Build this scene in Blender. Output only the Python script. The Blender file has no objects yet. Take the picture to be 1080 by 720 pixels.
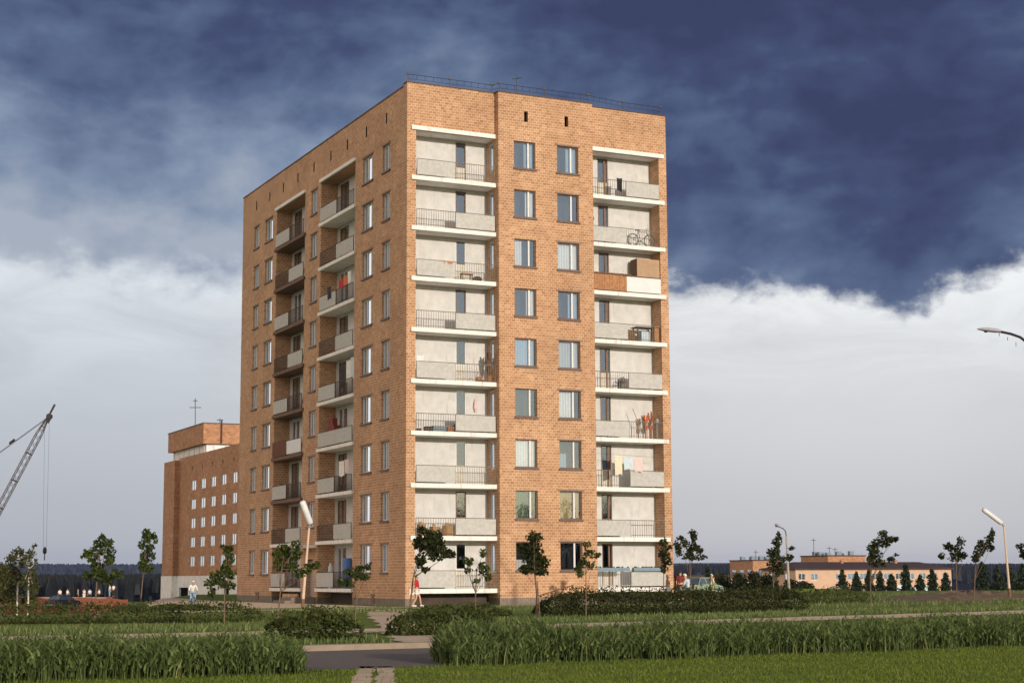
import bpy, bmesh, math, random
import numpy as np
from mathutils import Vector, Matrix

# ------------------------------------------------------------------ camera, sky, sun, exposure
SC = bpy.context.scene
COL = SC.collection
R = math.radians
CAM = np.array([-33.8418, -83.7276, 0.5405]); YAW, PITCH, ROLL, FOC = 0.4472, 0.1392, -0.0051, 1780.5
cy_, sy_ = math.cos(YAW), math.sin(YAW)
fw = np.array([sy_*math.cos(PITCH), cy_*math.cos(PITCH), math.sin(PITCH)])
_r = np.array([cy_, -sy_, 0.0]); _u = np.cross(_r, fw)
rt = math.cos(ROLL)*_r + math.sin(ROLL)*_u
up = np.cross(rt, fw)
GF = np.array([sy_, cy_]); GR = np.array([cy_, -sy_])          # level forward / right on the ground
cam_d = bpy.data.cameras.new('camera'); cam = bpy.data.objects.new('camera', cam_d); COL.objects.link(cam)
cam_d.sensor_width = 36; cam_d.sensor_fit = 'HORIZONTAL'; cam_d.lens = FOC/1080*36
cam_d.clip_start = 0.5; cam_d.clip_end = 20000
cam.matrix_world = Matrix(((rt[0], up[0], -fw[0], CAM[0]), (rt[1], up[1], -fw[1], CAM[1]), (rt[2], up[2], -fw[2], CAM[2]), (0, 0, 0, 1)))
SC.camera = cam
SC.view_settings.view_transform = 'Standard'; SC.view_settings.look = 'None'
SC.view_settings.exposure = 0.0; SC.view_settings.gamma = 1.0; SC.view_settings.use_curve_mapping = False

SUN_EL, SUN_AZ = 11.5, 5.0       # degrees; azimuth measured from the front wall's normal towards the right
sdir = Vector((math.sin(R(SUN_AZ))*math.cos(R(SUN_EL)), -math.cos(R(SUN_AZ))*math.cos(R(SUN_EL)), math.sin(R(SUN_EL))))
sd = bpy.data.lights.new('sun', 'SUN'); sd.energy = 3.3; sd.angle = R(0.6); sd.color = (1.0, 0.87, 0.72)
so = bpy.data.objects.new('sun', sd); COL.objects.link(so); so.rotation_euler = (-sdir).to_track_quat('-Z', 'Y').to_euler()


class NT:
    """small wrapper to write node graphs compactly"""
    def __init__(s, nt): s.nt = nt; s.n = nt.nodes; s.l = nt.links
    def add(s, t, **kw):
        n = s.n.new(t)
        for k, v in kw.items(): setattr(n, k, v)
        return n
    def link(s, a, b): s.l.new(a, b)
    def val(s, sock, v):
        if isinstance(v, bpy.types.NodeSocket): s.l.new(v, sock)
        else: sock.default_value = v
    def math(s, op, a, b=0.0, c=None, clamp=False):
        n = s.add('ShaderNodeMath', operation=op, use_clamp=clamp)
        s.val(n.inputs[0], a); s.val(n.inputs[1], b)
        if c is not None: s.val(n.inputs[2], c)
        return n.outputs[0]
    def mr(s, v, a, b, c=0.0, d=1.0, smooth=True):
        n = s.add('ShaderNodeMapRange', interpolation_type='SMOOTHSTEP' if smooth else 'LINEAR')
        s.val(n.inputs['Value'], v); s.val(n.inputs['From Min'], a); s.val(n.inputs['From Max'], b)
        s.val(n.inputs['To Min'], c); s.val(n.inputs['To Max'], d)
        return n.outputs[0]
    def ramp(s, v, els, interp='LINEAR'):
        n = s.add('ShaderNodeValToRGB'); cr = n.color_ramp; cr.interpolation = interp
        while len(cr.elements) < len(els): cr.elements.new(0.5)
        for e, (p, c) in zip(cr.elements, els):
            e.position = p; e.color = (*c, 1) if not isinstance(c, (int, float)) else (c, c, c, 1)
        s.val(n.inputs[0], v)
        return n.outputs[0]
    def mix(s, f, a, b, mode='MIX'):
        n = s.add('ShaderNodeMix', data_type='RGBA', blend_type=mode)
        s.val(n.inputs[0], f)
        for i, v in ((6, a), (7, b)):
            if isinstance(v, tuple) and len(v) == 3: v = (*v, 1)
            s.val(n.inputs[i], v)
        return n.outputs[2]
    def noise(s, vec, scale=1.0, detail=4.0, rough=0.5, dist=0.0, dim='3D'):
        n = s.add('ShaderNodeTexNoise', noise_dimensions=dim)
        if vec is not None: s.l.new(vec, n.inputs['Vector'])
        n.inputs['Scale'].default_value = scale; n.inputs['Detail'].default_value = detail
        n.inputs['Roughness'].default_value = rough; n.inputs['Distortion'].default_value = dist
        return n.outputs['Fac']


def build_world():
    w = bpy.data.worlds.new('World'); SC.world = w; w.use_nodes = True
    t = NT(w.node_tree); t.n.clear()
    out = t.add('ShaderNodeOutputWorld')
    tc = t.add('ShaderNodeTexCoord')
    vr = t.add('ShaderNodeVectorRotate', rotation_type='Z_AXIS'); t.link(tc.outputs['Generated'], vr.inputs['Vector']); vr.inputs['Angle'].default_value = YAW
    sp = t.add('ShaderNodeSeparateXYZ'); t.link(vr.outputs[0], sp.inputs[0])
    x, y, z = sp.outputs
    az = t.math('MULTIPLY', t.math('ARCTAN2', x, y), 180/math.pi)      # compass angle, degrees
    el = t.math('MULTIPLY', t.math('ARCSINE', z), 180/math.pi)
    cb = t.add('ShaderNodeCombineXYZ'); t.link(t.math('MULTIPLY', az, .055), cb.inputs[0]); t.link(t.math('MULTIPLY', el, .12), cb.inputs[1])
    v = cb.outputs[0]
    cs = t.add('ShaderNodeCombineXYZ'); t.link(t.math('MULTIPLY', az, .2), cs.inputs[0]); t.link(t.math('MULTIPLY', el, .28), cs.inputs[1]); cs.inputs[2].default_value = 3.3
    n_big = t.noise(v, 2.1, 5, .55, .2, '2D')
    n_mid = t.noise(cs.outputs[0], 1.7, 6, .60, .15, '2D')
    n_fin = t.noise(cs.outputs[0], 5.5, 6, .68, .1, '2D')
    wn = t.add('ShaderNodeTexNoise', noise_dimensions='2D'); t.link(cs.outputs[0], wn.inputs['Vector']); wn.inputs['Scale'].default_value = 3.0; wn.inputs['Detail'].default_value = 3
    wv = t.add('ShaderNodeVectorMath', operation='MULTIPLY_ADD'); t.link(wn.outputs['Color'], wv.inputs[0]); wv.inputs[1].default_value = (.55, .55, 0); t.link(cs.outputs[0], wv.inputs[2])
    vo = t.add('ShaderNodeTexVoronoi', feature='SMOOTH_F1', voronoi_dimensions='2D'); t.link(wv.outputs[0], vo.inputs['Vector']); vo.inputs['Scale'].default_value = 2.6; vo.inputs['Smoothness'].default_value = .6; vo.inputs['Detail'].default_value = 0
    bil = t.math('SUBTRACT', .42, vo.outputs['Distance'])          # rounded billows
    # the storm cloud's lower edge, as a height over the horizon by compass angle (-20..20 degrees)
    aa = t.mr(az, -20, 20, smooth=False)
    B = t.math('MULTIPLY', t.ramp(aa, [(0, .515), (.08, .515), (.2, .495), (.35, .49), (.5, .49), (.67, .485), (.76, .475), (.83, .425), (.875, .475), (.92, .50), (1, .515)]), 20.0)
    wdt = t.ramp(aa, [(0, .085), (.3, .085), (.6, .06), (.72, .04), (.9, .05), (1, .07)])
    wdt = t.math('MULTIPLY', wdt, 20.0)
    d = t.math('DIVIDE', t.math('SUBTRACT', el, B), wdt)
    d = t.math('ADD', d, t.math('MULTIPLY', t.math('SUBTRACT', n_mid, .5), 1.3))
    rag = t.ramp(aa, [(0, .38), (.3, .40), (.62, .5), (.78, .62), (1, .5)])           # the right-hand edge is the ragged one
    dd = t.math('ADD', t.math('MULTIPLY', t.math('SUBTRACT', n_fin, .5), 1.5), t.math('MULTIPLY', bil, 1.5))
    d = t.math('ADD', d, t.math('MULTIPLY', dd, rag))
    cloud = t.mr(d, -.38, .6)
    # tone of the cloud
    la = t.ramp(aa, [(0, 1.0), (.18, 1.0), (.38, .82), (.5, .66), (.62, .48), (.74, .32), (.85, .18), (.93, .26), (1, .36)])
    le = t.ramp(t.mr(el, 8, 22, smooth=False), [(0, .66), (.22, .72), (.36, .58), (.52, .48), (.68, .34), (.8, .17), (1, .15)])
    tone = t.math('MULTIPLY', la, le)
    tone = t.math('ADD', t.math('MULTIPLY', tone, 1.22), t.math('MULTIPLY', t.math('SUBTRACT', n_big, .5), 1.0))
    tone = t.math('ADD', tone, t.math('MULTIPLY', t.math('SUBTRACT', n_mid, .5), .21))
    tone = t.math('ADD', tone, t.math('MULTIPLY', t.mr(t.math('SUBTRACT', el, B), 3.6, .2, 0, .30), t.ramp(aa, [(0, 1), (.5, .9), (.8, .75), (1, 1)])))
    tone = t.math('ADD', tone, t.math('MULTIPLY', t.math('SUBTRACT', n_fin, .5), .10))
    tone = t.math('ADD', tone, t.math('MULTIPLY', bil, -.17))
    ccol = t.ramp(tone, [(0, (.044, .056, .128)), (.18, (.058, .080, .170)), (.42, (.106, .150, .262)), (.68, (.21, .275, .40)), (1, (.39, .44, .53))])
    # the bright gap under the cloud
    low = t.ramp(t.mr(el, 0, 12, smooth=False), [(0, (.60, .59, .605)), (.22, (.60, .60, .615)), (.48, (.68, .69, .71)), (.7, (.79, .81, .83)), (.88, (.93, .945, .95)), (1, (.92, .935, .94))])
    gaz = t.ramp(aa, [(0, (.80, .84, .89)), (.2, (.85, .89, .93)), (.4, (.92, .94, .96)), (.62, (1, 1, 1)), (.75, (1.05, 1.05, 1.04)), (.85, (1.05, 1.05, 1.04)), (1, (.95, .96, .97))])
    low = t.mix(1.0, low, gaz, 'MULTIPLY')
    cst = t.add('ShaderNodeCombineXYZ'); t.link(t.math('MULTIPLY', az, .07), cst.inputs[0]); t.link(t.math('MULTIPLY', el, .22), cst.inputs[1]); cst.inputs[2].default_value = 8.1
    nl = t.noise(cst.outputs[0], 2.2, 5, .6, .5, '2D')
    low = t.mix(1.0, low, t.mix(t.mr(el, 4.0, 9.0), (1, 1, 1), t.ramp(nl, [(.3, .84), (.65, 1.04)])), 'MULTIPLY')
    front = t.mix(cloud, low, ccol)
    # clear side of the sky, behind and beside the camera: Nishita sky with unseen bright cloud added for fill light
    sky = t.add('ShaderNodeTexSky', sky_type='NISHITA'); sky.sun_disc = False
    sky.sun_elevation = R(SUN_EL); sky.sun_rotation = math.atan2(sdir.x, sdir.y)
    t.link(tc.outputs['Generated'], sky.inputs['Vector'])
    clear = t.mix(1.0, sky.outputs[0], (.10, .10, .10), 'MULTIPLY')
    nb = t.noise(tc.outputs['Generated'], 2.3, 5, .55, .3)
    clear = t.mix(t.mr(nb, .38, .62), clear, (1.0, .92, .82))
    clear = t.mix(t.mr(x, -.25, -.8, 0, .8), clear, (1.62, 1.28, 1.0))          # unseen bright glow added over the west to fill the shaded side wall
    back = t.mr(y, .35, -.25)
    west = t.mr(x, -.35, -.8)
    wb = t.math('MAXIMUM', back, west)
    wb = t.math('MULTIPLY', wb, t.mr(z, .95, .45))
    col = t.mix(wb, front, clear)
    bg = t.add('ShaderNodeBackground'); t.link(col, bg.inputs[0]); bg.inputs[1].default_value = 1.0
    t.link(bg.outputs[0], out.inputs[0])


build_world()

# ------------------------------------------------------------------ helpers: points, meshes, tags
GZ = -0.9


def at(px, py, d):
    """point seen at photo position (px, py) at level distance d from the camera"""
    v = fw + rt*((px-540)/FOC) - up*((py-360)/FOC)
    return CAM + v*(d/(v[0]*GF[0]+v[1]*GF[1]))


def onz(px, py, z=GZ):
    v = fw + rt*((px-540)/FOC) - up*((py-360)/FOC)
    return CAM + v*((z-CAM[2])/v[2])


def plane(axis, val, px, py):
    v = fw + rt*((px-540)/FOC) - up*((py-360)/FOC)
    return CAM + v*((val-CAM[axis])/v[axis])


def sstep(a, b, x): t = np.clip((x-a)/(b-a), 0, 1); return t*t*(3-2*t)


def tz(x, y):
    """terrain height"""
    dx, dy = x-CAM[0], y-CAM[1]
    d = dx*GF[0]+dy*GF[1]; l = dx*GR[0]+dy*GR[1]
    d1 = np.maximum(d, 1.0); p = 540+FOC*l/d1
    L = 1-sstep(120, 185, p)
    z = GZ - L*np.clip(.0165*(d-62), 0, 3.6)
    z = z - (1-L)*np.clip(.016*(d-172), 0, 5)
    z = z - np.clip(.012*(d-420), 0, 22)
    return np.where(d > 0, z, GZ)


def prop(o, label=None, cat=None, group=None, kind=None):
    if label: o['label'] = label
    if cat: o['category'] = cat
    if group: o['group'] = group
    if kind: o['kind'] = kind
    return o


def empty(name, loc, label, cat, group=None):
    o = bpy.data.objects.new(name, None); COL.objects.link(o); o.location = [float(c) for c in loc]; o.empty_display_size = .2
    return prop(o, label, cat, group)


def wloc(o):
    v = Vector((0, 0, 0))
    while o is not None: v = v + o.location; o = o.parent
    return v


def link_mesh(name, me, parent=None, origin=None):
    o = bpy.data.objects.new(name, me); COL.objects.link(o)
    if parent is not None: o.parent = parent
    elif origin is not None: o.location = origin
    return o


class MB:
    def __init__(s): s.v = []; s.f = []; s.m = []
    def face(s, pts, m=0):
        b = len(s.v); s.v += [tuple(float(c) for c in p) for p in pts]; s.f.append(tuple(range(b, b+len(pts)))); s.m.append(m)
    def box(s, x0, x1, y0, y1, z0, z1, m=0, skip=''):
        b = len(s.v)
        s.v += [(x0, y0, z0), (x1, y0, z0), (x1, y1, z0), (x0, y1, z0), (x0, y0, z1), (x1, y0, z1), (x1, y1, z1), (x0, y1, z1)]
        for k, q in zip('dufrbl', ((0, 3, 2, 1), (4, 5, 6, 7), (0, 1, 5, 4), (1, 2, 6, 5), (2, 3, 7, 6), (3, 0, 4, 7))):
            if k not in skip: s.f.append(tuple(b+i for i in q)); s.m.append(m)
    def obox(s, c, ax, ay, az, hx, hy, hz, m=0):
        c = np.array(c, float); ax, ay, az = [np.array(a, float) for a in (ax, ay, az)]
        b = len(s.v)
        for dz in (-1, 1):
            for dx, dy in ((-1, -1), (1, -1), (1, 1), (-1, 1)):
                s.v.append(tuple(c+ax*hx*dx+ay*hy*dy+az*hz*dz))
        for q in ((0, 3, 2, 1), (4, 5, 6, 7), (0, 1, 5, 4), (1, 2, 6, 5), (2, 3, 7, 6), (3, 0, 4, 7)):
            s.f.append(tuple(b+i for i in q)); s.m.append(m)
    def tube(s, pts, rad, n=6, m=0, cap=True):
        pts = [np.array(p, float) for p in pts]
        if isinstance(rad, (int, float)): rad = [rad]*len(pts)
        rings = []
        for i, p in enumerate(pts):
            t = pts[min(i+1, len(pts)-1)]-pts[max(i-1, 0)]; t = t/(np.linalg.norm(t)+1e-9)
            a = np.cross(t, (0, 0, 1)) if abs(t[2]) < .95 else np.cross(t, (1, 0, 0))
            a /= np.linalg.norm(a); c = np.cross(t, a)
            b = len(s.v)
            for k in range(n):
                th = 2*math.pi*k/n
                s.v.append(tuple(p+rad[i]*(math.cos(th)*a+math.sin(th)*c)))
            rings.append(b)
        for i in range(len(rings)-1):
            for k in range(n):
                k2 = (k+1) % n
                s.f.append((rings[i]+k, rings[i]+k2, rings[i+1]+k2, rings[i+1]+k)); s.m.append(m)
        if cap:
            s.f.append(tuple(rings[0]+k for k in range(n))[::-1]); s.m.append(m)
            s.f.append(tuple(rings[-1]+k for k in range(n))); s.m.append(m)
    def ball(s, c, rx, ry=None, rz=None, n=8, m=0):
        ry = ry or rx; rz = rz or rx
        rings = []
        for i in range(n+1):
            ph = math.pi*i/n; b = len(s.v)
            for k in range(n):
                th = 2*math.pi*k/n
                s.v.append((c[0]+rx*math.sin(ph)*math.cos(th), c[1]+ry*math.sin(ph)*math.sin(th), c[2]+rz*math.cos(ph)))
            rings.append(b)
        for i in range(n):
            for k in range(n):
                k2 = (k+1) % n
                s.f.append((rings[i]+k, rings[i+1]+k, rings[i+1]+k2, rings[i]+k2)); s.m.append(m)
    def build(s, name, mats, parent=None, origin=None, smooth=False):
        off = wloc(parent) if parent is not None else Vector(origin if origin is not None else (0, 0, 0))
        me = bpy.data.meshes.new(name)
        me.from_pydata([(v[0]-off.x, v[1]-off.y, v[2]-off.z) for v in s.v], [], s.f)
        if not isinstance(mats, (list, tuple)): mats = [mats]
        for m in mats: me.materials.append(m)
        if len(mats) > 1: me.polygons.foreach_set('material_index', s.m)
        if smooth: me.polygons.foreach_set('use_smooth', [True]*len(me.polygons))
        me.update()
        return link_mesh(name, me, parent, off if parent is None else None)


def np_mesh(name, V, F, mat, parent=None, origin=(0, 0, 0), attr=None):
    """mesh from numpy: V (n,3), F (k,3 or 4)"""
    off = np.array(wloc(parent)) if parent is not None else np.array(origin, float)
    me = bpy.data.meshes.new(name)
    k = F.shape[1]
    me.vertices.add(len(V)); me.vertices.foreach_set('co', (V-off).astype(np.float32).ravel())
    me.loops.add(F.size); me.loops.foreach_set('vertex_index', F.astype(np.int32).ravel())
    me.polygons.add(len(F)); me.polygons.foreach_set('loop_start', (np.arange(len(F))*k).astype(np.int32)); me.polygons.foreach_set('loop_total', np.full(len(F), k, np.int32))
    me.update(calc_edges=True); me.materials.append(mat)
    if attr is not None:
        a = me.attributes.new('tint', 'FLOAT', 'FACE'); a.data.foreach_set('value', attr.astype(np.float32))
    return link_mesh(name, me, parent, None if parent is not None else Vector(off))


# ------------------------------------------------------------------ materials
def mat(name):
    m = bpy.data.materials.new(name); m.use_nodes = True
    t = NT(m.node_tree); b = t.n['Principled BSDF']
    return m, t, b


def pos_vec(t):
    g = t.add('ShaderNodeNewGeometry'); return g.outputs['Position']


def simple(name, col, rough=.7, var=.15, scale=3.0, bump=0.0, metal=0.0, stain=None):
    m, t, b = mat(name)
    p = pos_vec(t)
    n = t.noise(p, scale, 5, .6)
    dark = tuple(c*(1-var) for c in col); lite = tuple(min(1, c*(1+var)) for c in col)
    c = t.ramp(n, [(.3, dark), (.7, lite)])
    if stain:
        mp = t.add('ShaderNodeMapping'); t.link(p, mp.inputs[0]); mp.inputs['Scale'].default_value = (3, 3, .5)
        ns = t.noise(mp.outputs[0], 1.5, 5, .65)
        c = t.mix(t.mr(ns, .55, .75, 0, .75), c, stain)
    t.link(c, b.inputs['Base Color']); b.inputs['Roughness'].default_value = rough; b.inputs['Metallic'].default_value = metal
    if bump:
        bp = t.add('ShaderNodeBump'); bp.inputs['Strength'].default_value = bump; bp.inputs['Distance'].default_value = .02
        t.link(t.noise(p, scale*8, 4, .6), bp.inputs['Height']); t.link(bp.outputs[0], b.inputs['Normal'])
    return m


def brick_mat(name, c1, c2, mortar, bw=.26, rh=.152, sc=1.0):
    m, t, b = mat(name)
    p = pos_vec(t); sp = t.add('ShaderNodeSeparateXYZ'); t.link(p, sp.inputs[0])
    cb = t.add('ShaderNodeCombineXYZ'); t.link(t.math('ADD', sp.outputs[0], sp.outputs[1]), cb.inputs[0]); t.link(sp.outputs[2], cb.inputs[1])
    br = t.add('ShaderNodeTexBrick'); t.link(cb.outputs[0], br.inputs['Vector'])
    br.inputs['Scale'].default_value = sc; br.inputs['Brick Width'].default_value = bw; br.inputs['Row Height'].default_value = rh
    br.inputs['Mortar Size'].default_value = .0145 if rh < .2 else .03; br.inputs['Mortar Smooth'].default_value = .2; br.inputs['Bias'].default_value = -.1
    br.inputs['Color1'].default_value = (*c1, 1); br.inputs['Color2'].default_value = (*c2, 1); br.inputs['Mortar'].default_value = (*mortar, 1)
    # single paler and burnt bricks, one random value per brick of the same bond
    row = t.math('FLOOR', t.math('DIVIDE', sp.outputs[2], rh)); even = t.math('LESS_THAN', t.math('FLOORED_MODULO', row, 2.0), .5)
    col_ = t.math('FLOOR', t.math('DIVIDE', t.math('ADD', t.math('ADD', sp.outputs[0], sp.outputs[1]), t.math('MULTIPLY', even, bw*.5)), bw))
    idv = t.add('ShaderNodeCombineXYZ'); t.link(row, idv.inputs[0]); t.link(col_, idv.inputs[1])
    wh = t.add('ShaderNodeTexWhiteNoise', noise_dimensions='2D'); t.link(idv.outputs[0], wh.inputs['Vector'])
    bcol = t.mix(1.0, br.outputs['Color'], t.ramp(wh.outputs['Value'], [(0, (.84, .82, .80)), (.16, (.92, .915, .91)), (.5, (1, 1, 1)), (.8, (1.02, 1.03, 1.03)), (.9, (1.10, 1.13, 1.16)), (1, (1.13, 1.18, 1.24))]), 'MULTIPLY')
    # weathering: big patches, pale salt bands, dark streaks
    n1 = t.noise(p, .35, 5, .6); n2 = t.noise(p, 1.7, 6, .7)
    mp = t.add('ShaderNodeMapping'); t.link(p, mp.inputs[0]); mp.inputs['Scale'].default_value = (.5, .5, 2.2)
    n3 = t.noise(mp.outputs[0], 1.1, 5, .65)
    c = t.mix(1.0, bcol, t.ramp(n1, [(.3, (.84, .82, .80)), (.7, (1.12, 1.12, 1.12))]), 'MULTIPLY')
    c = t.mix(t.mr(n3, .56, .74, 0, .42), c, tuple(min(.8, k*1.35+.06) for k in c1))
    c = t.mix(t.mr(n2, .55, .75, 0, .35), c, tuple(k*.62 for k in c2))
    ms = t.add('ShaderNodeMapping'); t.link(p, ms.inputs[0]); ms.inputs['Scale'].default_value = (1.6, 1.6, .10)
    n4 = t.noise(ms.outputs[0], 1.0, 5, .7)                      # rain streaks
    c = t.mix(t.mr(n4, .56, .74, 0, .30), c, tuple(k*.7 for k in c2))
    t.link(c, b.inputs['Base Color']); b.inputs['Roughness'].default_value = .82
    bp = t.add('ShaderNodeBump'); bp.inputs['Strength'].default_value = .12; bp.inputs['Distance'].default_value = .01
    hh = t.math('ADD', t.math('MULTIPLY', br.outputs['Fac'], -1.0), t.math('MULTIPLY', t.noise(p, 25, 3, .6), .5))
    t.link(hh, bp.inputs['Height']); t.link(bp.outputs[0], b.inputs['Normal'])
    return m


def leaf_mat(name, c1, c2, c3=None, trans=.3):
    m, t, b = mat(name)
    p = pos_vec(t)
    a = t.add('ShaderNodeAttribute', attribute_name='tint')
    n = t.noise(p, 1.3, 3, .6)
    f = t.math('ADD', t.math('MULTIPLY', a.outputs['Fac'], .65), t.math('MULTIPLY', n, .35))
    els = [(.15, c1), (.7, c2)] + ([(.97, c3)] if c3 else [])
    c = t.ramp(f, els)
    t.link(c, b.inputs['Base Color']); b.inputs['Roughness'].default_value = .6; b.inputs['Specular IOR Level'].default_value = .25
    tr = t.add('ShaderNodeBsdfTranslucent'); t.link(c, tr.inputs[0])
    mx = t.add('ShaderNodeMixShader'); mx.inputs[0].default_value = trans
    t.link(b.outputs[0], mx.inputs[1]); t.link(tr.outputs[0], mx.inputs[2])
    t.link(mx.outputs[0], t.n['Material Output'].inputs[0])
    return m


def glass_mat():
    m, t, b = mat('window_glass')
    b.inputs['Base Color'].default_value = (.62, .78, 1.0, 1); b.inputs['Metallic'].default_value = 1; b.inputs['Roughness'].default_value = .03
    p = pos_vec(t)
    bp = t.add('ShaderNodeBump'); bp.inputs['Strength'].default_value = .05; bp.inputs['Distance'].default_value = .05
    t.link(t.noise(p, 1.6, 2, .5), bp.inputs['Height']); t.link(bp.outputs[0], b.inputs['Normal'])
    tr = t.add('ShaderNodeBsdfTransparent'); tr.inputs[0].default_value = (.92, .95, .96, 1)
    fr = t.add('ShaderNodeFresnel'); fr.inputs[0].default_value = 1.5
    mx = t.add('ShaderNodeMixShader'); t.link(t.math('ADD', t.math('MULTIPLY', fr.outputs[0], 2.0), .20, clamp=True), mx.inputs[0])
    t.link(tr.outputs[0], mx.inputs[1]); t.link(b.outputs[0], mx.inputs[2])
    t.link(mx.outputs[0], t.n['Material Output'].inputs[0])
    return m


def ground_mat():
    m, t, b = mat('grass_ground')
    p = pos_vec(t)
    n1 = t.noise(p, .12, 5, .6); n2 = t.noise(p, 1.1, 6, .7); n3 = t.noise(p, 9, 4, .7)
    c = t.ramp(n2, [(.3, (.09, .13, .022)), (.55, (.14, .19, .035)), (.75, (.21, .22, .065))])
    c = t.mix(t.mr(n1, .55, .72, 0, .6), c, (.24, .20, .085))
    c = t.mix(1.0, c, t.ramp(n3, [(.3, .7), (.7, 1.25)]), 'MULTIPLY')
    t.link(c, b.inputs['Base Color']); b.inputs['Roughness'].default_value = .95; b.inputs['Specular IOR Level'].default_value = .1
    bp = t.add('ShaderNodeBump'); bp.inputs['Strength'].default_value = .8; bp.inputs['Distance'].default_value = .06
    t.link(n3, bp.inputs['Height']); t.link(bp.outputs[0], b.inputs['Normal'])
    return m


M = {}
M['brick'] = brick_mat('facade_brick', (.485, .265, .140), (.385, .19, .092), (.62, .455, .32), .25, .152)
M['brick_far'] = brick_mat('far_brick', (.48, .24, .125), (.36, .155, .07), (.42, .26, .16), .52, .30)
M['plinth_shade'] = simple('plinth_painted_shade', (.07, .05, .042), .95, .3, 2.5, .5)  # plinth concrete coloured darker to stand in for shade under the loggias
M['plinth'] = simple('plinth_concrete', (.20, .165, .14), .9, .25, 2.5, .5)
M['plaster'] = simple('loggia_plaster', (.585, .59, .595), .9, .10, 2.2, .4, stain=(.46, .45, .41))
M['panel'] = simple('concrete_panel', (.50, .50, .485), .9, .12, 6, .5)
M['slab'] = simple('white_slab', (.82, .80, .78), .8, .08, 2, .2, stain=(.5, .38, .28))
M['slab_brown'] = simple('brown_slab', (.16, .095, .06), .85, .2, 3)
M['rail'] = simple('rail_paint', (.22, .18, .13), .6, .2, 4)
M['rail_pale'] = simple('pale_rail_paint', (.50, .47, .40), .6, .2, 4)
M['rail_shade'] = simple('shade_toned_rail', (.06, .045, .032), .6, .2, 4)  # rail colour darkened for the dim recesses behind the side-wall bars
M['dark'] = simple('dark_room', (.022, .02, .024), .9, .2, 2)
M['frame'] = simple('white_window_frame', (.68, .67, .66), .55, .08, 4)
M['frame_brown'] = simple('brown_window_frame', (.12, .065, .04), .6, .15, 4)
M['door_brown'] = simple('brown_door_paint', (.16, .085, .05), .6, .2, 4)
M['door_pale'] = simple('pale_door_paint', (.55, .53, .47), .6, .1, 4)
M['sill'] = simple('window_sill_tin', (.13, .085, .075), .6, .2, 4)
M['lintel'] = simple('lintel_concrete', (.24, .18, .15), .9, .2, 4)
M['glass'] = glass_mat()
M['flash'] = simple('roof_flashing', (.05, .028, .028), .5, .2, 4)
M['roof'] = simple('roof_felt', (.06, .055, .055), .95, .2, 1)
M['metal_dark'] = simple('dark_metal', (.03, .026, .03), .5, .2, 6)
M['metal_grey'] = simple('grey_metal', (.30, .31, .32), .45, .1, 6)
M['white'] = simple('white_paint', (.70, .71, .74), .5, .06, 5)
M['wood'] = simple('cladding_wood', (.40, .19, .085), .75, .3, 7)
M['wood_dark'] = simple('old_wood', (.17, .10, .06), .85, .3, 7)
M['board_red'] = simple('reddish_boards', (.15, .055, .032), .85, .25, 5)
M['cardboard'] = simple('cardboard', (.42, .25, .12), .9, .15, 6)
M['cabinet'] = simple('cabinet_fibreboard', (.42, .28, .18), .85, .12, 3)
for k, c in dict(red=(.45, .02, .03), white_cloth=(.78, .76, .74), blue_cloth=(.10, .20, .50), pale_blue=(.55, .66, .74), pink=(.72, .56, .55), cream=(.74, .68, .52), black=(.02, .018, .02), orange=(.60, .16, .05), dkred=(.20, .03, .025), green_pale=(.36, .44, .30), yellow_pale=(.70, .66, .42), blue_grey=(.20, .27, .34), skin=(.55, .32, .22), hair=(.035, .02, .013), rubber=(.02, .02, .02), denim=(.25, .40, .60), terracotta=(.38, .13, .06), light_hair=(.70, .66, .60)).items():
    M[k] = simple(k, c, .8 if k != 'rubber' else .6, .12, 5)
for k, c in dict(c_white=(.80, .80, .78), c_blue=(.38, .50, .62), c_grey=(.52, .54, .56), c_ochre=(.50, .36, .14), c_green=(.10, .16, .08)).items():
    mm, t, b = mat(k)
    p = pos_vec(t); sp = t.add('ShaderNodeSeparateXYZ'); t.link(p, sp.inputs[0])
    s = t.math('SINE', t.math('MULTIPLY', t.math('ADD', sp.outputs[0], sp.outputs[1]), 38))
    s = t.math('ADD', s, t.math('MULTIPLY', t.noise(p, 6, 2, .5), 1.5))
    t.link(t.mix(t.mr(s, -.6, 1.6), tuple(x*.72 for x in c), c), b.inputs['Base Color']); b.inputs['Roughness'].default_value = .9
    M[k] = mm
M['ground'] = ground_mat()
M['asphalt'] = simple('asphalt', (.125, .105, .098), .9, .18, 9, .4)
M['kerb'] = simple('kerb_concrete', (.30, .24, .18), .9, .15, 3, .4)
M['dirt'] = simple('dry_dirt', (.52, .40, .28), .95, .2, 2.5, .6)
M['gravel'] = simple('pale_path', (.58, .45, .32), .95, .18, 4, .5)
M['soil'] = simple('bare_soil', (.15, .105, .06), .95, .3, 1.5, .6)
M['clay'] = simple('red_clay', (.46, .12, .035), .95, .3, .8, .6)
M['lawn'] = leaf_mat('lawn_blades', (.095, .14, .018), (.18, .235, .034), (.28, .27, .07), .4)
M['tall'] = leaf_mat('tall_grass_blades', (.055, .085, .022), (.17, .23, .075), (.45, .42, .18), .35)
M['hedge'] = leaf_mat('hedge_leaves', (.030, .045, .010), (.10, .12, .03), (.19, .17, .05), .3)
M['hedge_dark'] = leaf_mat('dark_hedge_leaves', (.020, .026, .007), (.062, .07, .018), (.12, .115, .035), .25)
M['leaf'] = leaf_mat('maple_leaves', (.028, .044, .009), (.075, .105, .02), (.15, .17, .035), .35)
M['leaf_dark'] = leaf_mat('dark_leaves', (.017, .023, .006), (.045, .054, .013), (.09, .09, .022), .25)
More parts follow.
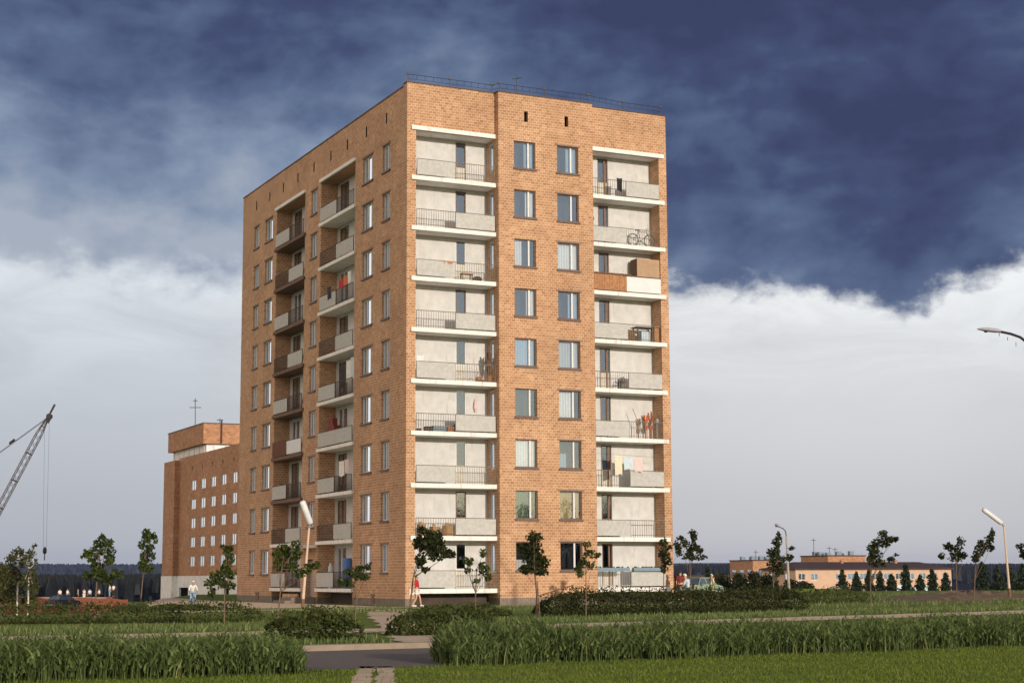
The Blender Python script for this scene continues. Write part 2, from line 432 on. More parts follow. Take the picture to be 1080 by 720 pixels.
M['leaf_birch'] = leaf_mat('birch_leaves', (.045, .055, .014), (.115, .115, .035), (.18, .15, .05), .35)
M['spruce'] = leaf_mat('spruce_needles', (.012, .026, .010), (.035, .055, .020), (.06, .075, .03), .1)
M['bark'] = simple('young_bark', (.15, .10, .07), .9, .3, 8, .4)
M['bark_birch'] = simple('birch_bark', (.62, .58, .52), .8, .2, 4, .3, stain=(.08, .07, .06))
M['forest'] = leaf_mat('forest_needles', (.004, .006, .006), (.011, .013, .011), None, .0)
M['peach'] = simple('peach_render', (.60, .40, .285), .9, .1, .6)
M['roof_dark'] = simple('dark_roofing', (.06, .035, .032), .8, .2, .5)

# ------------------------------------------------------------------ terrain, road, paths
def terrain():
    ds = np.concatenate([[0], np.linspace(4, 180, 60), np.geomspace(190, 7000, 50)])
    n = 240
    th = np.linspace(0, 2*math.pi, n, endpoint=False)
    V = [(CAM[0], CAM[1], GZ)]
    for d in ds[1:]:
        x = CAM[0]+d*np.sin(th); y = CAM[1]+d*np.cos(th)
        V += list(zip(x, y, tz(x, y)))
    F = [(0, 1+(k+1) % n, 1+k) for k in range(n)]
    for i in range(len(ds)-2):
        a = 1+i*n; b = a+n
        for k in range(n):
            k2 = (k+1) % n; F.append((a+k, a+k2, b+k2, b+k))
    me = bpy.data.meshes.new('ground'); me.from_pydata([tuple(map(float, v)) for v in V], [], F); me.materials.append(M['ground'])
    me.polygons.foreach_set('use_smooth', [True]*len(F)); me.update()
    prop(link_mesh('ground', me), kind='structure')


terrain()


def sheet(name, pts_a, pts_b, m, dz, sub=6, wob=.0, seed=1, thick=None):
    """ribbon between two polylines, laid dz over the terrain"""
    rg = random.Random(seed)
    def dens(pp):
        o = []
        for a, b in zip(pp[:-1], pp[1:]):
            for k in range(sub): t = k/sub; o.append((a[0]+(b[0]-a[0])*t, a[1]+(b[1]-a[1])*t))
        return o+[pp[-1][:2]]
    A, Bq = dens(pts_a), dens(pts_b); mb = MB(); rows = []
    for a, b in zip(A, Bq):
        row = []
        wa, wb_ = rg.uniform(-wob, wob), rg.uniform(-wob, wob)
        for k in range(5):
            t = k/4; tt = t + (wa*(1-t) + wb_*t if k in (0, 4) else 0)
            x = a[0]+(b[0]-a[0])*tt; y = a[1]+(b[1]-a[1])*tt
            row.append((x, y, float(tz(np.array(x), np.array(y)))+dz))
        rows.append(row)
    for r0, r1 in zip(rows[:-1], rows[1:]):
        for k in range(4): mb.face((r0[k], r0[k+1], r1[k+1], r1[k]))
    if thick:
        for r0, r1 in zip(rows[:-1], rows[1:]):
            for k in (0, 4): mb.face((r0[k], r1[k], (r1[k][0], r1[k][1], r1[k][2]-thick), (r0[k][0], r0[k][1], r0[k][2]-thick)))
    return prop(mb.build(name, m), kind='structure')


G = lambda px, py: tuple(onz(px, py)[:2])
sheet('road', [(-75, -59.6), (-25, -57.6), (-9, -56.2), (60, -49)], [(-75, -53.0), (-25, -51.0), (-9, -49.6), (60, -42.4)], M['asphalt'], .006)
sheet('kerb', [(-75, -52.98), (-25, -50.98), (-9, -49.58), (60, -42.38)], [(-75, -52.6), (-25, -50.55), (-9, -49.1), (60, -41.9)], M['kerb'], .12, thick=.13)
sheet('road_verge', [(-75, -52.5), (-25, -50.5), (-9, -49.05), (60, -41.8)], [(-75, -51.6), (-25, -49.5), (-9, -48.1), (60, -40.9)], M['gravel'], .008, wob=.25, sub=14)
sheet('pavement', [(-70, -52.5), (-25.7, -41.2), (-19.3, -40.8), (-11.9, -39.6), (-.5, -36.9), (14.2, -32.8), (50, -20)], [(-70, -48.5), (-25.7, -37.6), (-19.3, -37.4), (-11.9, -36.2), (-.5, -33.4), (14.2, -29.2), (50, -16)], M['gravel'], .012, wob=.06, sub=10)
sheet('dirt_path', [(-20.1, -50), (-18.9, -46), (-16.2, -38.2), (-13.6, -31), (-8.6, -17), (-5, -8)], [(-18.2, -50), (-17.6, -46), (-15.1, -38.2), (-12.1, -31), (-7.0, -17), (-2.5, -8)], M['dirt'], .018, wob=.12, sub=8)
sheet('wheel_track', [G(366, 723), G(380, 702.5)], [G(392, 723), G(395, 702.5)], M['dirt'], .006, wob=.15, sub=10)
sheet('wheel_track', [G(396, 723), G(397, 702.5)], [G(418, 723), G(415, 702.5)], M['dirt'], .006, wob=.15, sub=10, seed=3)
sheet('forecourt', [(-14, -9), (-6, -7.2), (-1.6, -3.8), (0.5, -3.2), (17, -3.2)], [(-14, -4), (-6, -3.2), (-1.6, -2.0), (0.5, -2.0), (17, -2.0)], M['gravel'], .010, wob=.08)
sheet('courtyard_road', [(-9, -1), (-8, 12), (-7, 34), (-6, 60)], [(-1.5, -1), (-1.2, 12), (-1.2, 34), (2, 60)], M['gravel'], .010)
sheet('side_path', [G(800, 634.5), G(850, 634.5)], [G(800, 631), G(850, 631)], M['panel'], .03)
# bare soil heaps on the right-hand field
def mound(name, px, py, rx, ry, h, m, seed, label=None):
    c = onz(px, py); rg = random.Random(seed); mb = MB(); n = 28; rows = []
    for i in range(7):
        r = i/6; row = []
        for k in range(n):
            th = 2*math.pi*k/n; q = r*(1+.18*math.sin(3*th+seed)+.1*rg.uniform(-1, 1))
            x = c[0]+rx*q*math.cos(th); y = c[1]+ry*q*math.sin(th)
            zz = h*(1-r*r)**1.3*(1+.35*rg.uniform(-1, 1)) if i < 6 else -.1
            row.append((x, y, float(tz(np.array(x), np.array(y)))+zz))
        rows.append(row)
    for a, b in zip(rows[:-1], rows[1:]):
        for k in range(n): mb.face((a[k], a[(k+1) % n], b[(k+1) % n], b[k]))
    return mb.build(name, m, smooth=True)
prop(mound('soil_heap', 1020, 632, 7, 4, .45, M['soil'], 2), kind='structure')
prop(mound('soil_heap', 1002, 634.5, 4, 2.5, .2, M['soil'], 5), kind='structure')
prop(mound('soil_heap', 860, 629.5, 5, 3, .5, M['ground'], 6), kind='structure')

# ------------------------------------------------------------------ the tower block
H = 2.8
W_, D_ = 16.46, 31.09
building = empty('apartment_building', (8.2, 15.5, GZ), 'tall nine storey orange brick apartment tower with white balconies', 'apartment building')
PROT = -.45                    # the middle bay stands forward of the corner plane
XB0, XB1 = 5.32, 11.3          # middle bay
BACK_L, BACK_R, BACK_S = 1.15, 1.05, 1.08


def cells(mb, f, s0, s1, t0, t1, holes, m=0):
    S = sorted({s0, s1, *[h[0] for h in holes], *[h[1] for h in holes]}); T = sorted({t0, t1, *[h[2] for h in holes], *[h[3] for h in holes]})
    for a, b in zip(S[:-1], S[1:]):
        for c, d in zip(T[:-1], T[1:]):
            cs, ct = (a+b)/2, (c+d)/2
            if any(h[0] < cs < h[1] and h[2] < ct < h[3] for h in holes): continue
            mb.face((f(a, c, 0), f(b, c, 0), f(b, d, 0), f(a, d, 0)), m)


def recess(mb, f, h, dep, m=0, back=None, mback=None):
    a, b, c, d = h
    for p, q in (((a, c), (b, c)), ((b, c), (b, d)), ((b, d), (a, d)), ((a, d), (a, c))):
        mb.face((f(*p, 0), f(*q, 0), f(*q, dep), f(*p, dep)), m)
        if back: mb.face((f(*p, dep), f(*q, dep), f(*q, back), f(*p, back)), mback)
    if back: mb.face((f(a, c, back), f(b, c, back), f(b, d, back), f(a, d, back)), mback)


RNG = random.Random(11)
CURT = ['c_white', 'c_white', 'c_grey', 'c_blue', None]


def window(f, h, leaves, curtain=None, sill=True, lintel=True, dep=.16, frame='frame', outer='frame', cover=(0, 1, 0, 1), name='window'):
    """a window set into opening h on facade f; leaves = list of mullion fractions; curtain = material or None"""
    a, b, c, d = h; w = b-a
    def bar(mb, s0, s1, t0, t1, d0, d1, m=0):
        P = [f(s, t, e) for e in (d0, d1) for s, t in ((s0, t0), (s1, t0), (s1, t1), (s0, t1))]
        i = len(mb.v); mb.v += [tuple(map(float, p)) for p in P]
        for q in ((0, 1, 2, 3), (4, 7, 6, 5), (0, 4, 5, 1), (1, 5, 6, 2), (2, 6, 7, 3), (3, 7, 4, 0)): mb.f.append(tuple(i+k for k in q)); mb.m.append(m)
    mb = MB(); e = .003; fwid = .06
    bar(mb, a+e, a+fwid, c+e, d-e, dep-.05, dep+.03); bar(mb, b-fwid, b-e, c+e, d-e, dep-.05, dep+.03)
    bar(mb, a+fwid, b-fwid, c+e, c+fwid, dep-.05, dep+.03); bar(mb, a+fwid, b-fwid, d-fwid, d-e, dep-.05, dep+.03)
    win = mb.build(name, M[outer], building)
    if leaves:
        mu = MB()
        for q in leaves: bar(mu, a+q*w-.05, a+q*w+.05, c+fwid, d-fwid, dep-.045, dep+.025)
        mu.build('mullion', M[frame], win)
    g = MB(); g.face((f(a+fwid, c+fwid, dep), f(b-fwid, c+fwid, dep), f(b-fwid, d-fwid, dep), f(a+fwid, d-fwid, dep)))
    g.build('pane', M['glass'], win)
    if curtain:
        cm = MB(); u0, u1, v0, v1 = cover; n = 14
        hh = d-c
        for k in range(n):
            q0 = u0+(u1-u0)*k/n; q1 = u0+(u1-u0)*(k+1)/n
            d0, d1 = dep+.12+.025*(k % 2), dep+.12+.025*((k+1) % 2)
            cm.face((f(a+.02+q0*(w-.04), c+.02+v0*(hh-.04), d0), f(a+.02+q1*(w-.04), c+.02+v0*(hh-.04), d1), f(a+.02+q1*(w-.04), c+.02+v1*(hh-.04), d1), f(a+.02+q0*(w-.04), c+.02+v1*(hh-.04), d0)))
        cm.build('curtain', M[curtain], win)
    if sill:
        sm = MB(); bar(sm, a-.06, b+.06, c-.11, c-.004, -.08, -.002)
        sm.build('sill', M['sill'], win)
    if lintel:
        sm = MB(); bar(sm, a-.13, b+.13, d+.004, d+.09, -.03, -.002)
        sm.build('lintel', M['lintel'], win)
    return win


def tower():
    wb = MB()      # slots: 0 brick, 1 dark room, 2 plaster, 3 plinth
    fF = lambda s, t, d: (s, d, t)
    fM = lambda s, t, d: (s, PROT+d, t)
    fL = lambda s, t, d: (d, s, t)
    fBL = lambda s, t, d: (s, BACK_L+d, t)
    fBR = lambda s, t, d: (s, BACK_R+d, t)
    fBS = lambda s, t, d: (BACK_S+d, s, t)
    TOP = 27.62; TOPL = 27.5; PL = -.52; BOT = -1.6
    # --- front, left bay: pier and high band
    cells(wb, fF, 0, .53, PL, 25.0, []); wb.face(((.53, 0, PL), (.53, BACK_L, PL), (.53, BACK_L, 25), (.53, 0, 25)))
    cells(wb, fF, 0, XB0, 25.0, TOP, []); cells(wb, fF, .53, XB0, 24.94, 25.0, [])
    # --- front, middle bay
    wins = []
    for k in range(9):
        z = k*H
        wins += [(6.28, 7.62, z+.95, z+2.5), (8.99, 10.36, z+.95, z+2.5)]
    vents = [(6.93, 7.17, 26.05, 26.66), (9.50, 9.74, 26.05, 26.66)]
    cells(wb, fM, XB0, XB1, PL, TOP-.02, wins+vents)
    for h in wins: recess(wb, fM, h, .2, 0, .95, 1)
    for h in vents: recess(wb, fM, h, .25, 0, .5, 1)
    fS = lambda s, t, d: (XB0+d, s, t)
    side = [(.26, .82, k*H+.85, k*H+2.4) for k in range(9)]
    cells(wb, fS, PROT, BACK_L, PL, TOP-.02, side)
    for h in side: recess(wb, fS, h, .12, 0, .5, 1)
    wb.face(((XB1, PROT, PL), (XB1, BACK_R, PL), (XB1, BACK_R, TOP-.02), (XB1, PROT, TOP-.02)))
    # --- front, right bay
    cells(wb, fF, XB1, W_, 25.0, TOP-.06, []); cells(wb, fF, XB1, 15.95, 24.94, 25.0, [])
    cells(wb, fF, 15.95, W_, PL, 25.0, []); wb.face(((15.95, 0, PL), (15.95, BACK_R, PL), (15.95, BACK_R, 25), (15.95, 0, 25)))
    # --- loggia back walls with door openings
    dl = [(3.40, 4.03, k*H+.06, k*H+2.45) for k in range(9)]
    cells(wb, fBL, .5, XB0+.02, -.3, 25.0, dl, 2)
    dr = [(12.42, 13.10, k*H+.06, k*H+2.45) for k in range(9)]
    cells(wb, fBR, XB1-.02, 15.98, -.3, 25.0, dr, 2)
    for h in dl: recess(wb, fBL, h, .1, 2, .8, 1)
    for h in dr: recess(wb, fBR, h, .1, 2, .8, 1)
    # --- side wall, facing left
    LW = []
    for k in range(9):
        z = k*H
        LW += [(2.55, 3.66, z+.9, z+2.42), (5.2, 6.86, z+.9, z+2.42), (24.1, 25.72, z+.9, z+2.42), (27.15, 28.3, z+.9, z+2.42)]
    LC = [(14.95, 16.12, k*H+.9, k*H+2.42) for k in range(1, 9)]
    bays = [(8.12, 14.2), (17.3, 23.22)]
    open_ = [(a, b, PL, 25.0) for a, b in bays]
    door = (15.02, 16.45, PL, 1.75)
    vl = [(y-.11, y+.11, 26.03, 26.66) for y in (3.13, 6.33, 9.55, 12.51, 15.68, 18.87, 21.9, 24.9, 27.93)]
    cells(wb, fL, 0, D_, PL, TOPL, LW+LC+open_+[door]+vl)
    cells(wb, fL, 0, .55, TOPL, TOP, [])
    for h in LW+LC: recess(wb, fL, h, .2, 0, .95, 1)
    for h in vl: recess(wb, fL, h, .02, 0, .4, 1)
    recess(wb, fL, door, .35, 0)
    ds = []
    for a, b in bays:
        for y in (a, b): wb.face(((0, y, PL), (BACK_S, y, PL), (BACK_S, y, 25), (0, y, 25)))
        wb.face(((0, a, 24.98), (0, b, 24.98), (BACK_S, b, 24.98), (BACK_S, a, 24.98)))
        dd = [(b-2.05, b-.5, k*H+.06, k*H+2.45) for k in range(9)]
        cells(wb, fBS, a-.02, b+.02, -.3, 25.0, dd, 2); ds.append(dd)
        for h in dd: recess(wb, fBS, h, .1, 2, .8, 1)
    # --- hidden sides, roof
    wb.face(((W_, 0, PL), (W_, D_, PL), (W_, D_, TOP-.1), (W_, 0, TOP-.1))); wb.face(((0, D_, PL), (W_, D_, PL), (W_, D_, TOPL), (0, D_, TOPL)))
    wall = wb.build('wall', [M['brick'], M['dark'], M['plaster'], M['plinth']], building)
    r = MB(); r.face(((.3, .3, 27.1), (W_-.3, .3, 27.1), (W_-.3, D_-.3, 27.1), (.3, D_-.3, 27.1)))
    for x0, x1, y0, y1 in ((.3, W_-.3, .3, .301), (.3, .301, .3, D_-.3)): r.box(x0, x1, y0, y1, 27.1, 27.5)
    r.build('roof', M['roof'], building)
    # parapet flashing: narrow tin strip along the top edge
    fl = MB()
    fl.box(-.05, XB0-.01, -.05, .3, TOP+.003, TOP+.06); fl.box(XB0-.05, XB1+.04, PROT-.05, .301, TOP-.017, TOP+.045)
    fl.box(XB1+.045, W_+.05, -.05, .3, TOP-.057, TOP); fl.box(-.05, .3, .56, D_+.05, TOPL+.003, TOPL+.06); fl.box(W_-.3, W_+.05, .31, D_+.05, TOP-.09, TOP-.04); fl.box(.31, W_-.31, D_-.3, D_+.05, TOPL+.003, TOPL+.06)
    fl.box(-.05, .3, .305, .555, TOP+.003, TOP+.06)
    fl.build('roof_flashing', M['flash'], building)
    # plinth, set back under the loggias
    p = MB()
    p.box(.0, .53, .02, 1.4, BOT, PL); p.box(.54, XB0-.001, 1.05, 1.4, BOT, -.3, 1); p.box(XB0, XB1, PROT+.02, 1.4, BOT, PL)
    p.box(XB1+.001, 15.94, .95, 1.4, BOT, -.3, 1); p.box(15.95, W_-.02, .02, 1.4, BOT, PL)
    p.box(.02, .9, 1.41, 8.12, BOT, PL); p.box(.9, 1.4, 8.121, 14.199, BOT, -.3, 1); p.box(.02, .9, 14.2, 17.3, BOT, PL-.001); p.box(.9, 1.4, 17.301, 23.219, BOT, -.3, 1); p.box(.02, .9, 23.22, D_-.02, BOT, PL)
    p.box(.021, W_-.021, D_-.3, D_-.02, BOT, PL); p.box(W_-.3, W_-.021, 1.41, D_-.31, BOT, PL)
    p.build('plinth', [M['plinth'], M['plinth_shade']], building)
    lw = MB(); lw.box(-.12, -.0, 17.6, 20.6, BOT, -.35); lw.build('porch_wall', M['brick'], building)
    # cellar vents in the plinth
    for (y0, y1) in ((4.6, 5.0), (26.0, 26.7)):
        v = MB(); v.box(-.02, .015, y0, y1, -.75, -.35); c = v.build('cellar_vent', M['door_brown'], building)
        v = MB(); v.box(-.05, .016, y0-.1, y1+.1, -.345, -.27); v.build('lintel', M['lintel'], c)
    # --- windows of the middle bay
    c1 = ['c_grey', 'c_white', 'c_white', 'c_blue', None, 'c_grey', 'c_blue', None, 'c_white']
    cov1 = {8: (.55, 1, 0, 1), 6: (.0, .42, 0, 1), 2: (0, 1, 0, 1), 0: (0, 1, 0, .38), 3: (.6, 1, 0, 1), 5: (.62, 1, 0, 1), 7: (.6, 1, 0, 1)}
    cl1 = {8: 'c_blue', 7: 'c_white', 6: 'c_white', 5: 'c_cream' if False else 'c_white', 4: 'c_blue', 3: None, 2: 'c_white', 1: 'c_green', 0: 'c_white'}
    cl2 = {8: 'c_blue', 7: None, 6: 'c_white', 5: 'c_blue', 4: 'c_grey', 3: 'c_white', 2: 'c_blue', 1: 'c_ochre', 0: None}
    cov2 = {8: (.5, 1, 0, 1), 5: (.55, 1, 0, 1), 2: (0, .4, 0, .55), 3: (0, .75, 0, 1), 4: (0, 1, 0, 1)}
    for k in range(9):
        h1, h2 = wins[2*k], wins[2*k+1]
        window(fM, h1, [.70], cl1[k], lintel=False, outer='frame_brown', cover=cov1.get(k, (0, 1, 0, 1)))
        window(fM, h2, [.68], cl2[k], lintel=True, outer='frame_brown', cover=cov2.get(k, (0, 1, 0, 1)))
        window(fS, side[k], [], None, sill=False, lintel=False, dep=.08, name='side_window')
    # --- windows of the side wall
    for i, h in enumerate(LW):
        wide = (i % 4) in (1, 2)
        window(fL, h, [.3, .68] if (i % 4) == 1 else ([.6] if wide else [.55]), RNG.choice(['c_white', 'c_white', 'c_blue', 'c_grey', None]), cover=RNG.choice([(0, 1, 0, 1), (0, .6, 0, 1), (.3, 1, 0, 1), (0, 1, 0, 1)]), dep=.17)
    for h in LC: window(fL, h, [.55], RNG.choice(['c_white', 'c_blue', 'c_grey', None]), dep=.17)
    # --- balcony doors
    def bdoor(f, h, low, fr, split=None, glassfrac=.45):
        a, b, c, d = h; mid = c+(d-c)*(1-glassfrac)-.25
        mb = MB()
        def bar(s0, s1, t0, t1, d0, d1, m=0):
            P = [f(s, t, e) for e in (d0, d1) for s, t in ((s0, t0), (s1, t0), (s1, t1), (s0, t1))]
            i = len(mb.v); mb.v.extend([tuple(map(float, q)) for q in P])
            for q in ((0, 1, 2, 3), (4, 7, 6, 5), (0, 4, 5, 1), (1, 5, 6, 2), (2, 6, 7, 3), (3, 7, 4, 0)): mb.f.append(tuple(i+k for k in q)); mb.m.append(m)
        bar(a+.003, a+.06, c, d-.003, .02, .09); bar(b-.06, b-.003, c, d-.003, .02, .09); bar(a+.06, b-.06, d-.07, d-.003, .02, .09); bar(a+.06, b-.06, mid-.05, mid, .02, .09)
        if split: bar(a+(b-a)*split-.06, a+(b-a)*split+.06, c, d-.07, .015, .088)
        bar(a+.06, b-.06, c, mid-.05, .035, .08, 1)
        dr_ = mb.build('balcony_door', [M[fr], M[low]], building)
        g = MB(); g.face((f(a+.06, mid, .055), f(b-.06, mid, .055), f(b-.06, d-.07, .055), f(a+.06, d-.07, .055))); g.build('pane', M['glass'], dr_)
        return dr_
    for k in range(9):
        bdoor(fBL, dl[k], 'door_pale', 'door_brown' if k in (8, 7, 5, 1) else 'frame', glassfrac=.47)
        bdoor(fBR, dr[k], 'door_pale' if k not in (6,) else 'wood', 'door_brown', split=.68, glassfrac=.47)
        for dd in ds: bdoor(fBS, dd[k], 'door_pale' if k % 2 else 'door_brown', 'door_brown' if k % 3 else 'frame', split=.52, glassfrac=.66)
    # --- balconies: slab > panel, railing
    def slabs(x0, x1, lip, back, k):
        s = MB(); s.box(x0, x1, -.13, back-.003, k*H-.235, k*H)
        if lip: s.box(*lip, -.13, -.004, k*H-.235, k*H)
        return s.build('roof_slab' if k == 9 else 'balcony_slab', M['slab'], building)
    def railing(mb, P0, P1, z, n, r=.012, top=.022, h=.95):
        P0, P1 = np.array(P0, float), np.array(P1, float); zz = np.array([0, 0, 1.])
        mb.tube([P0+zz*(z+h), P1+zz*(z+h)], top, 5); mb.tube([P0+zz*(z+.12), P1+zz*(z+.12)], r*1.2, 4)
        for i in range(n+1):
            p = P0+(P1-P0)*i/n; mb.tube([p+zz*z, p+zz*(z+h)], r if i not in (0, n) else top, 4)
    def balustrade(slab, P0, P1, split, k, panel_first, bar_mat, pmat='panel', both=False, thick=.06, normal=(0, 1, 0)):
        """P0..P1 on plan, split = fraction where panel and bars change over"""
        P0, P1 = np.array([*P0, 0.]), np.array([*P1, 0.]); Pm = P0+(P1-P0)*split
        segs = [(P0, Pm, panel_first or both), (Pm, P1, (not panel_first) or both)]
        z = k*H
        ax = (P1-P0)/np.linalg.norm(P1-P0); ln = np.linalg.norm(P1-P0)
        for a, b, isp in segs:
            if isp:
                mb = MB(); c = (a+b)/2; hl = np.linalg.norm(b-a)/2-.012
                mb.obox(c+np.array([0, 0, z+.5]), ax, normal, (0, 0, 1), hl, thick/2, .42); mb.build('parapet_panel', M[pmat], slab)
                rl = MB(); rl.tube([a+np.array([0, 0, z+.96]), b+np.array([0, 0, z+.96])], .022, 5)
                for q in (a, b): rl.tube([q+np.array([0, 0, z]), q+np.array([0, 0, z+.96])], .018, 4)
                rl.build('handrail', M[bar_mat], slab)
            else:
                mb = MB(); railing(mb, a, b, z, max(6, int(np.linalg.norm(b-a)/.14))); mb.build('railing', M[bar_mat], slab)
    for k in range(10):
        sl = slabs(.535, XB0-.004, (.24, .53), BACK_L, k); sr = slabs(XB1+.004, 15.945, (15.95, 16.24), BACK_R, k)
        if k < 9:
            balustrade(sl, (.56, -.06), (XB0-.06, -.06), .49, k, k % 2 == 0, 'rail')
            if k == 6:
                b = MB(); z = k*H
                for i in range(14):
                    x = XB1+.06+i*.163; b.box(x, x+.155, -.09-.006*(i % 3), -.05, z+.06, z+.97)
                b.build('board_cladding', M['wood'], sr)
                b = MB(); b.box(13.62, 15.9, -.09, -.04, z+.06, z+.93); b.build('parapet_panel', M['white'], sr)
                b = MB(); b.box(XB1+.05, 13.9, -.16, .12, z+.99, z+1.06); b.box(13.4, 15.9, -.14, .2, z+.95, z+.985); b.build('ledge', M['wood_dark'], sr)
            else:
                balustrade(sr, (XB1+.06, -.06), (15.9, -.06), .51, k, k % 2 == 1, 'rail' if k not in (0,) else 'rail_pale')
    for bi, (a, b) in enumerate(bays):
        for k in range(10):
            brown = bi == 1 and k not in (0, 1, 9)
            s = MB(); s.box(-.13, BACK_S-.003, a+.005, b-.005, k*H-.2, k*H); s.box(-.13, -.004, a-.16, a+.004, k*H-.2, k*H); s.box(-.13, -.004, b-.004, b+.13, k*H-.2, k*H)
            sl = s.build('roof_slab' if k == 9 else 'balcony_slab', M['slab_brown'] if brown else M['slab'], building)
            if k < 9:
                balustrade(sl, (-.06, b-.06), (-.06, a+.06), .5, k, k % 2 == 0, 'rail_shade', 'panel' if not (bi == 1 and k == 3) else 'white', both=(bi == 0 and k == 3), normal=(1, 0, 0))
                if bi == 1 and k == 3:
                    q = MB()
                    for i in range(18): y = b-.1-i*.16; q.box(-.12, -.09, y-.15, y, k*H+.04, k*H+1.0)
                    q.build('board_cladding', M['board_red'], sl)
    # entrance
    d = MB(); d.box(.3, .345, 15.06, 15.71, PL+.02, 1.7); d.box(.3, .345, 15.73, 16.41, PL+.02, 1.7); dd = d.build('entrance_door', M['metal_grey'], building)
    d = MB(); d.box(.26, .298, 15.62, 15.66, .3, .7); d.build('handle', M['metal_dark'], dd)
    d = MB(); d.box(-1.1, -.004, 14.36, 16.9, 2.42, 2.6); d.build('entrance_canopy', M['slab'], building)
    d = MB(); d.box(-1.5, -.004, 14.6, 16.9, GZ-.3, PL-.02); d.box(-1.9, -1.5, 14.6, 16.9, GZ-.3, GZ+.18); d.build('entrance_step', M['plinth'], building)
    # roof railing and aerial
    rr = MB(); pl = [(.11, .12), (2.61, .12), (5.2, .12), (5.45, PROT+.12), (8.3, PROT+.12), (11.09, PROT+.12), (13.67, .12), (16.2, .12)]
    for x, y in pl:
        rr.tube([(x, y, 27.6), (x, y, 28.16)], .025, 5); rr.box(x-.1, x+.1, y-.04, y+.04, 28.1, 28.2)
    for (x0, y0), (x1, y1) in zip(pl[:-1], pl[1:]):
        rr.tube([(x0, y0, 28.12), (x1, y1, 28.12)], .014, 4); rr.tube([(x0, y0, 27.86), (x1, y1, 27.86)], .009, 4)
        n = max(1, int((x1-x0)/.42))
        for i in range(1, n): q = i/n; rr.tube([(x0+(x1-x0)*q, y0+(y1-y0)*q, 27.86), (x0+(x1-x0)*q, y0+(y1-y0)*q, 28.12)], .012, 4)
    rr.build('roof_railing', M['metal_dark'], building)
    an = MB(); an.tube([(6.75, .1, 27.4), (6.75, .1, 28.95)], .022, 5); an.tube([(6.45, .1, 28.62), (7.05, .1, 28.78)], .016, 4); an.tube([(6.6, -.1, 28.5), (6.95, .3, 28.85)], .014, 4); an.tube([(6.62, .1, 27.62), (6.88, .1, 27.85)], .02, 4); an.box(6.68, 6.82, .04, .16, 27.7, 27.86)
    an.build('roof_aerial', M['metal_dark'], building)
    # slanting wooden props left standing in the far side balconies
    for k in (8, 6, 5, 4):
        z = (k-1)*H; b = MB()
        b.tube([(.3, 18.6, z+.02), (.55, 17.9, z+2.5)], .035, 5); b.tube([(.35, 18.0, z+.02), (.5, 18.7, z+2.5)], .03, 5)
        b.build('wooden_prop', M['wood'], building)


tower()

# ------------------------------------------------------------------ things on the balconies
def put(mb, name, m, label, cat, group=None):
    vs = np.array(mb.v); base = ((vs[:, 0].min()+vs[:, 0].max())/2, (vs[:, 1].min()+vs[:, 1].max())/2, vs[:, 2].min())
    return prop(mb.build(name, m, None, base), label, cat, group)


def cloth(p0, p1, drop, n=8, sag=.03, seed=0, fold=.02):
    """a cloth hung from the line p0-p1"""
    rg = random.Random(seed); mb = MB(); p0, p1 = np.array(p0, float), np.array(p1, float); ax = (p1-p0); nr = np.array([-ax[1], ax[0], 0.]); nr /= np.linalg.norm(nr)+1e-9
    rows = []
    for j in range(6):
        t = j/5; row = []
        for i in range(n+1):
            u = i/n
            p = p0+ax*(.5+(u-.5)*(1-.06*t))+nr*fold*math.sin(u*9+seed)*(.3+t)
            p[2] += -drop*t*(1+.05*math.sin(u*5+seed)) - sag*math.sin(math.pi*u)*(1-t)
            row.append(p)
        rows.append(row)
    for sgn in (0, 1):
        o = nr*.006*sgn
        for a, b in zip(rows[:-1], rows[1:]):
            for i in range(n): mb.face((a[i]+o, a[i+1]+o, b[i+1]+o, b[i]+o))
    return mb


def bicycle(name, pos, axis, wr, label, group=None, color='metal_dark', upright=(0, 0, 1)):
    """wheels (> tyre, rim), frame, handlebar, saddle; axis = direction of travel"""
    p = np.array(pos, float); ax = np.array(axis, float); u = np.array(upright, float); nr = np.cross(ax, u)
    root = empty(name, pos, label, 'bicycle', group)
    A = lambda a, b, c=0: p+ax*a+u*b+nr*c
    base = 1.05*wr/.34
    for s in (-.5, .5):
        ty = MB(); c = A(s*base, wr); pts = [c+ax*wr*math.cos(t)+u*wr*math.sin(t) for t in np.linspace(0, 2*math.pi, 25)]
        ty.tube(pts, .022, 5, cap=False); w = ty.build('wheel', M['rubber'], root)
        rm = MB(); rm.tube([c+ax*(wr-.035)*math.cos(t)+u*(wr-.035)*math.sin(t) for t in np.linspace(0, 2*math.pi, 25)], .01, 4, cap=False)
        for i in range(10): t = 2*math.pi*i/10; rm.tube([c, c+ax*(wr-.03)*math.cos(t)+u*(wr-.03)*math.sin(t)], .003, 3)
        rm.build('rim', M['metal_grey'], w)
    f = MB(); k = wr/.34
    bb = A(-.05*k, .28*k); st = A(-.18*k, .80*k); hd = A(.36*k, .82*k); rr_ = A(-.5*base, wr); fr = A(.5*base, wr); hd2 = A(.38*k, .68*k)
    for a, b in ((bb, st), (st, hd), (bb, hd2), (rr_, bb), (rr_, st), (hd, fr)): f.tube([a, b], .016, 5)
    f.build('frame', M[color], root)
    h = MB(); h.tube([A(.34*k, .95*k, -.28), A(.38*k, 1.0*k, -.1), A(.38*k, 1.0*k, .1), A(.34*k, .95*k, .28)], .013, 5); h.tube([hd, A(.38*k, 1.0*k)], .013, 5); h.build('handlebar', M['metal_grey'], root)
    s = MB(); s.obox(A(-.2*k, .9*k), ax, nr, u, .13, .07, .025); s.tube([st, A(-.2*k, .9*k)], .013, 5); s.build('saddle', M['black'], root)
    return root


